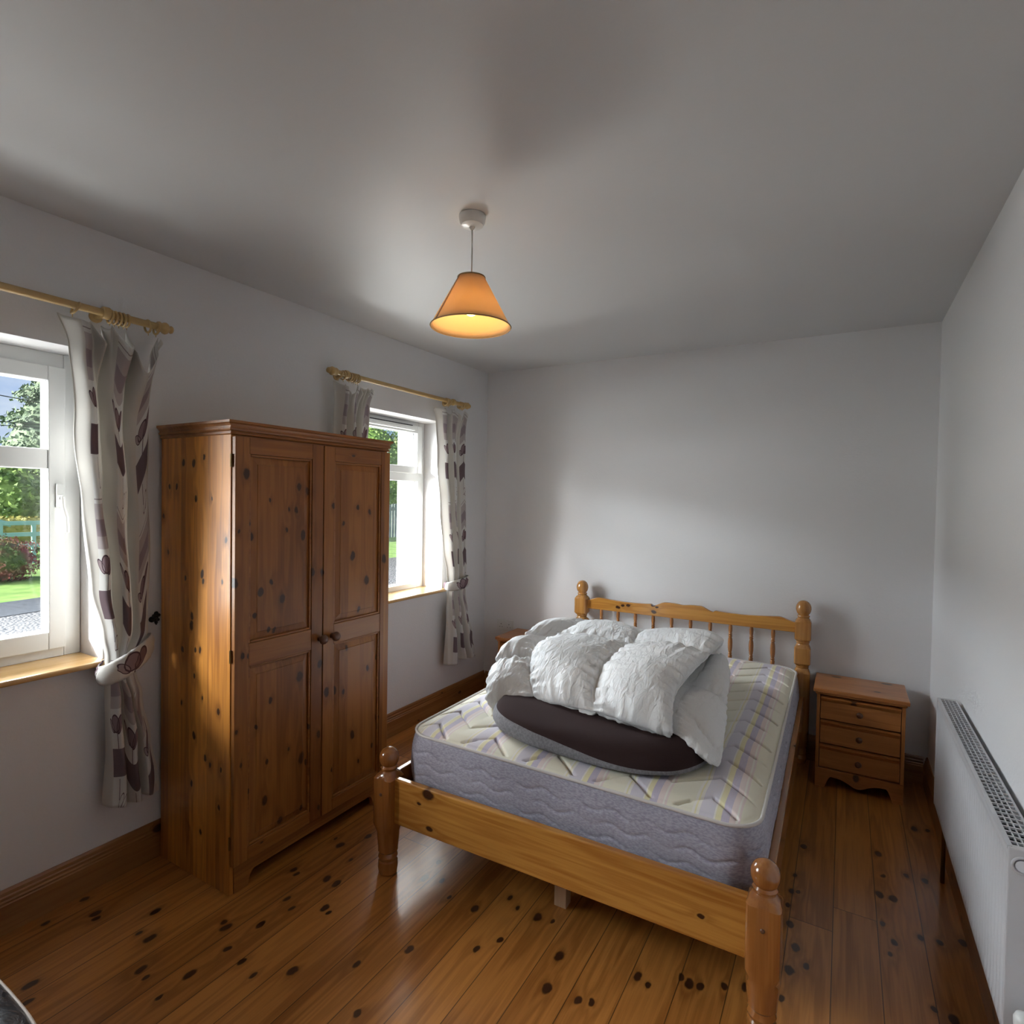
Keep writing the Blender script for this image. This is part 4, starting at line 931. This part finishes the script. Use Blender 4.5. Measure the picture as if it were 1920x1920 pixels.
# ------------------------------------------------------------ outside
GZ = -.3
m, t, b = mat('lawn_grass'); co = N(t, 'ShaderNodeTexCoord'); n1 = N(t, 'ShaderNodeTexNoise'); n1.inputs['Scale'].default_value = 3; n1.inputs['Detail'].default_value = 9; t.links.new(co.outputs['Object'], n1.inputs[0])
cr = N(t, 'ShaderNodeValToRGB'); cr.color_ramp.elements[0].position = .35; cr.color_ramp.elements[0].color = (.10, .20, .03, 1); cr.color_ramp.elements[1].position = .65; cr.color_ramp.elements[1].color = (.20, .33, .07, 1)
t.links.new(n1.outputs[0], cr.inputs[0]); t.links.new(cr.outputs[0], b.inputs['Base Color']); b.inputs['Roughness'].default_value = .9; M['grass'] = m
m, t, b = mat('pale_gravel'); co = N(t, 'ShaderNodeTexCoord'); n1 = N(t, 'ShaderNodeTexVoronoi'); n1.inputs['Scale'].default_value = 22; t.links.new(co.outputs['Object'], n1.inputs['Vector'])
cr = N(t, 'ShaderNodeValToRGB'); cr.color_ramp.elements[0].color = (.13, .125, .125, 1); cr.color_ramp.elements[1].color = (.035, .035, .04, 1); t.links.new(n1.outputs['Distance'], cr.inputs[0]); t.links.new(cr.outputs[0], b.inputs['Base Color'])
b.inputs['Roughness'].default_value = .9; bu = N(t, 'ShaderNodeBump'); bu.inputs['Distance'].default_value = .03; bu.invert = True; t.links.new(n1.outputs['Distance'], bu.inputs['Height']); t.links.new(bu.outputs[0], b.inputs['Normal']); M['gravel'] = m
M['tar'] = simple('dark_path', (.035, .038, .045), .8, tint=.3, tscale=20)
M['mint'] = simple('mint_painted_timber', (.16, .30, .27), .5)
M['post'] = simple('grey_fence_boards', (.15, .18, .18), .7, tint=.2, tscale=6)
M['bark'] = simple('bark', (.10, .075, .05), .9)
def leafm(name, c1, c2): 
    m, t, b = mat(name); oi = N(t, 'ShaderNodeTexCoord'); n = N(t, 'ShaderNodeTexNoise'); n.inputs['Scale'].default_value = 2.2; n.inputs['Detail'].default_value = 6; t.links.new(oi.outputs['Object'], n.inputs[0])
    cr = N(t, 'ShaderNodeValToRGB'); cr.color_ramp.elements[0].position = .38; cr.color_ramp.elements[1].position = .62; cr.color_ramp.elements[0].color = (*c1, 1); cr.color_ramp.elements[1].color = (*c2, 1)
    t.links.new(n.outputs[0], cr.inputs[0]); t.links.new(cr.outputs[0], b.inputs['Base Color']); b.inputs['Roughness'].default_value = .7; return m
M['lf_hedge'] = leafm('hedge_leaves', (.05, .11, .02), (.16, .25, .05)); M['lf_yellow'] = leafm('golden_hedge_leaves', (.22, .21, .04), (.36, .34, .10))
M['lf_con'] = leafm('conifer_needles', (.05, .09, .05), (.14, .20, .11)); M['lf_red'] = leafm('red_flowering_shrub', (.06, .09, .02), (.24, .05, .055)); M['lf_pale'] = leafm('pale_tree_leaves', (.11, .18, .05), (.28, .32, .15))
structure(MB().box(-70, XO, -30, 70, GZ-.3, GZ).build('ground', M['grass']))
# gravel strip against the house and dark path edging beyond it
tag(MB().box(-10.9, XO-.001, -12, 8.6, GZ, GZ+.012).build('gravel_bed', M['gravel']), 'pale loose gravel strip outside along the house wall', 'gravel', kind='stuff')
g = MB()
P0 = []; P1 = []
for i in range(21):
    y = -6+14*i/20; x = -11.0-.15*(y-3.4)-.03*(y-3.4)**2; P0.append((x+.75, y, GZ+.02)); P1.append((x, y, GZ+.10))
g.grid([P0, P1]); tag(g.build('path_edging', M['tar']), 'dark curved edging strip between gravel and lawn', 'path')
def leaves(name, c, rad, nlf, size, m_, parent=None, seed=1, shape='ell', cone=None):
    rn = random.Random(seed); g = MB(); vs = []; fs = []
    for k in range(nlf):
        if shape == 'cone':
            h = rn.random()**1.15; rr_ = (1-h)**.8*rad[0]*(.75+.35*rn.random()); a = rn.uniform(0, 2*pi)
            # tiers of drooping boughs
            tier = .82+.25*sin(h*46+1.5*sin(3*a)); rr_ *= tier
            p = V((c[0]+rr_*cos(a), c[1]+rr_*sin(a), c[2]+h*rad[2]-.10*rr_)); nrm = V((cos(a), sin(a), .6))
        else:
            d = V((rn.gauss(0, 1), rn.gauss(0, 1), rn.gauss(0, 1))).normalized(); k_ = (.72+.3*rn.random())*(1+.16*noise.noise(V((d.x*2.2+seed, d.y*2.2, d.z*2.2)))*2)
            p = V((c[0]+d.x*rad[0]*k_, c[1]+d.y*rad[1]*k_, max(GZ+.02, c[2]+d.z*rad[2]*k_))); nrm = d
        nrm = (nrm.normalized()+V((rn.uniform(-.7, .7), rn.uniform(-.7, .7), rn.uniform(-.7, .7)))).normalized()
        t1 = nrm.orthogonal().normalized(); t1.rotate(Matrix.Rotation(rn.uniform(0, 6.28), 3, nrm)); t2 = nrm.cross(t1); s = size*rn.uniform(.6, 1.3)
        b_ = len(vs); vs += [p-t1*s, p+t2*s*.5, p+t1*s, p-t2*s*.5]; fs.append((b_, b_+1, b_+2, b_+3))
    g.add(vs, fs); return g.build(name, m_, parent, fix=False)
def plant(name, label, cat, loc, rad, n, size, m_, seed, trunk=None, shape='ell', group=None):
    r = empty(name, (loc[0], loc[1], GZ)); tag(r, label, cat, group)
    core = MB()
    if shape == 'cone': core.lathe([(loc[2], rad[0]*.72), (loc[2]+rad[2]*.4, rad[0]*.5), (loc[2]+rad[2]*.97, .02)], (loc[0], loc[1], 0), 'z', 20)
    else: core.sphere((loc[0], loc[1], loc[2]), 1, 24, 16, (rad[0]*.80, rad[1]*.80, rad[2]*.80))
    o = core.build('inner_foliage', m_, r, smooth=True)
    leaves('foliage', loc, rad, n, size, m_, r, seed, shape)
    if trunk: MB().lathe([(GZ, trunk*1.3), (GZ+.5, trunk), (loc[2], trunk*.7)], (loc[0], loc[1], 0), 'z', 14).build('trunk', M['bark'], r, smooth=True)
    return r
def outp(px, py, X): d = ray(px, py); return V((0, 0, 1.5))+d*(X/d.x)
# tall conifer at the right of the nearer pane
p = outp(104, 900, -30); plant('conifer_tree', 'tall pale green conifer tree seen through the nearer window', 'tree', (p.x, p.y, .2), (3.4, 3.4, 7.9), 11000, .115, M['lf_con'], 3, .25, 'cone')
# green hedge trees
for k, (px, X, r_, zc_, lab) in enumerate(((14, -22.0, 1.40, 1.15, 'rounded green garden tree behind the mint gate at left'), (98, -24.8, 1.3, .95, 'dark green shrub mass beside the conifer behind the gate'))):
    p = outp(px, 930, X); plant('garden_tree', lab, 'tree', (p.x, p.y, zc_), (r_, r_, r_*.95), 7000, .085, M['lf_hedge'], 20+k, .15)
p = outp(40, 960, -20.0); plant('golden_hedge', 'low golden yellow hedge running behind the mint gate', 'hedge', (p.x, p.y, .38), (.55, 3.2, .45), 5000, .05, M['lf_yellow'], 31)
p = outp(-22, 1046, -14.5); plant('flowering_shrub', 'low shrub with red flowers in front of the mint gate', 'shrub', (p.x, p.y, .10), (.75, .85, .50), 5000, .034, M['lf_red'], 33)
# mint gate: posts, rails and a diagonal brace
gp = outp(30, 1005, -17.5); gt = empty('garden_gate', (gp.x, gp.y, GZ)); tag(gt, 'mint green painted timber gate across the garden', 'gate')
for yy in (-1.6, .95):
    MB().box(gp.x-.07, gp.x+.07, gp.y+yy-.07, gp.y+yy+.07, GZ, .92).build('post', M['mint'], gt, bevel=.01)
for zz in (.10, .38, .66): MB().box(gp.x-.03, gp.x+.03, gp.y-1.53, gp.y+.88, zz, zz+.10).build('rail', M['mint'], gt, bevel=.006)
MB().prism([(gp.y-1.5, 1.05), (gp.y-1.5, 1.20), (gp.y-.1, .74), (gp.y-.1, .62)], 'x', gp.x-.04, gp.x-.005).build('brace', M['mint'], gt)
for yy in (-.3, .35): MB().box(gp.x-.035, gp.x+.035, gp.y+yy-.04, gp.y+yy+.04, GZ, .72).build('upright', M['mint'], gt)
# overhead wires
for k, (ya, yb) in enumerate(((741, 757), (790, 797), (797, 803))):
    a_, b_ = outp(0, ya, -16-k*2), outp(85, yb, -16-k*2); d = (b_-a_)
    w_ = MB().tube([a_-d*6, a_, b_, b_+d*9], .011, 6).build('overhead_wire', M['iron'])
    tag(w_, ('topmost thin black overhead wire crossing the sky', 'middle thin overhead wire crossing the sky', 'lowest thin overhead wire crossing the sky')[k], 'wire', 'overhead wires')
# view from the far window: trees, board fence
p = outp(745, 850, -26); plant('garden_tree', 'pale leafy tree seen through the far window above the fence', 'tree', (p.x, p.y, 3.0), (2.2, 2.6, 3.0), 9000, .085, M['lf_pale'], 41, .2)
p = outp(694, 880, -21); plant('garden_tree', 'broad green tree behind the wardrobe side of the far window', 'tree', (p.x, p.y, 2.8), (2.0, 2.0, 2.9), 7000, .085, M['lf_hedge'], 43, .2)
p0 = outp(735, 970, -17.5); fe = empty('board_fence', (p0.x, p0.y, GZ)); tag(fe, 'grey vertical board fence seen through the far window', 'fence')
MB().box(p0.x-.03, p0.x+.03, p0.y-7, p0.y+9, .95, 1.05).build('rail', M['post'], fe)
q = MB()
for i in range(90): q.box(p0.x+.03, p0.x+.055, p0.y-7+i*.178, p0.y-7+i*.178+.135, GZ, 1.18+.02*sin(i*2.1))
q.build('board', M['post'], fe)['kind'] = 'stuff'
tag(MB().box(-11.5, -6.5, 8.7, 20, GZ, GZ+.012).build('gravel_drive', M['gravel']), 'pale gravel drive outside the far window', 'gravel', kind='stuff')
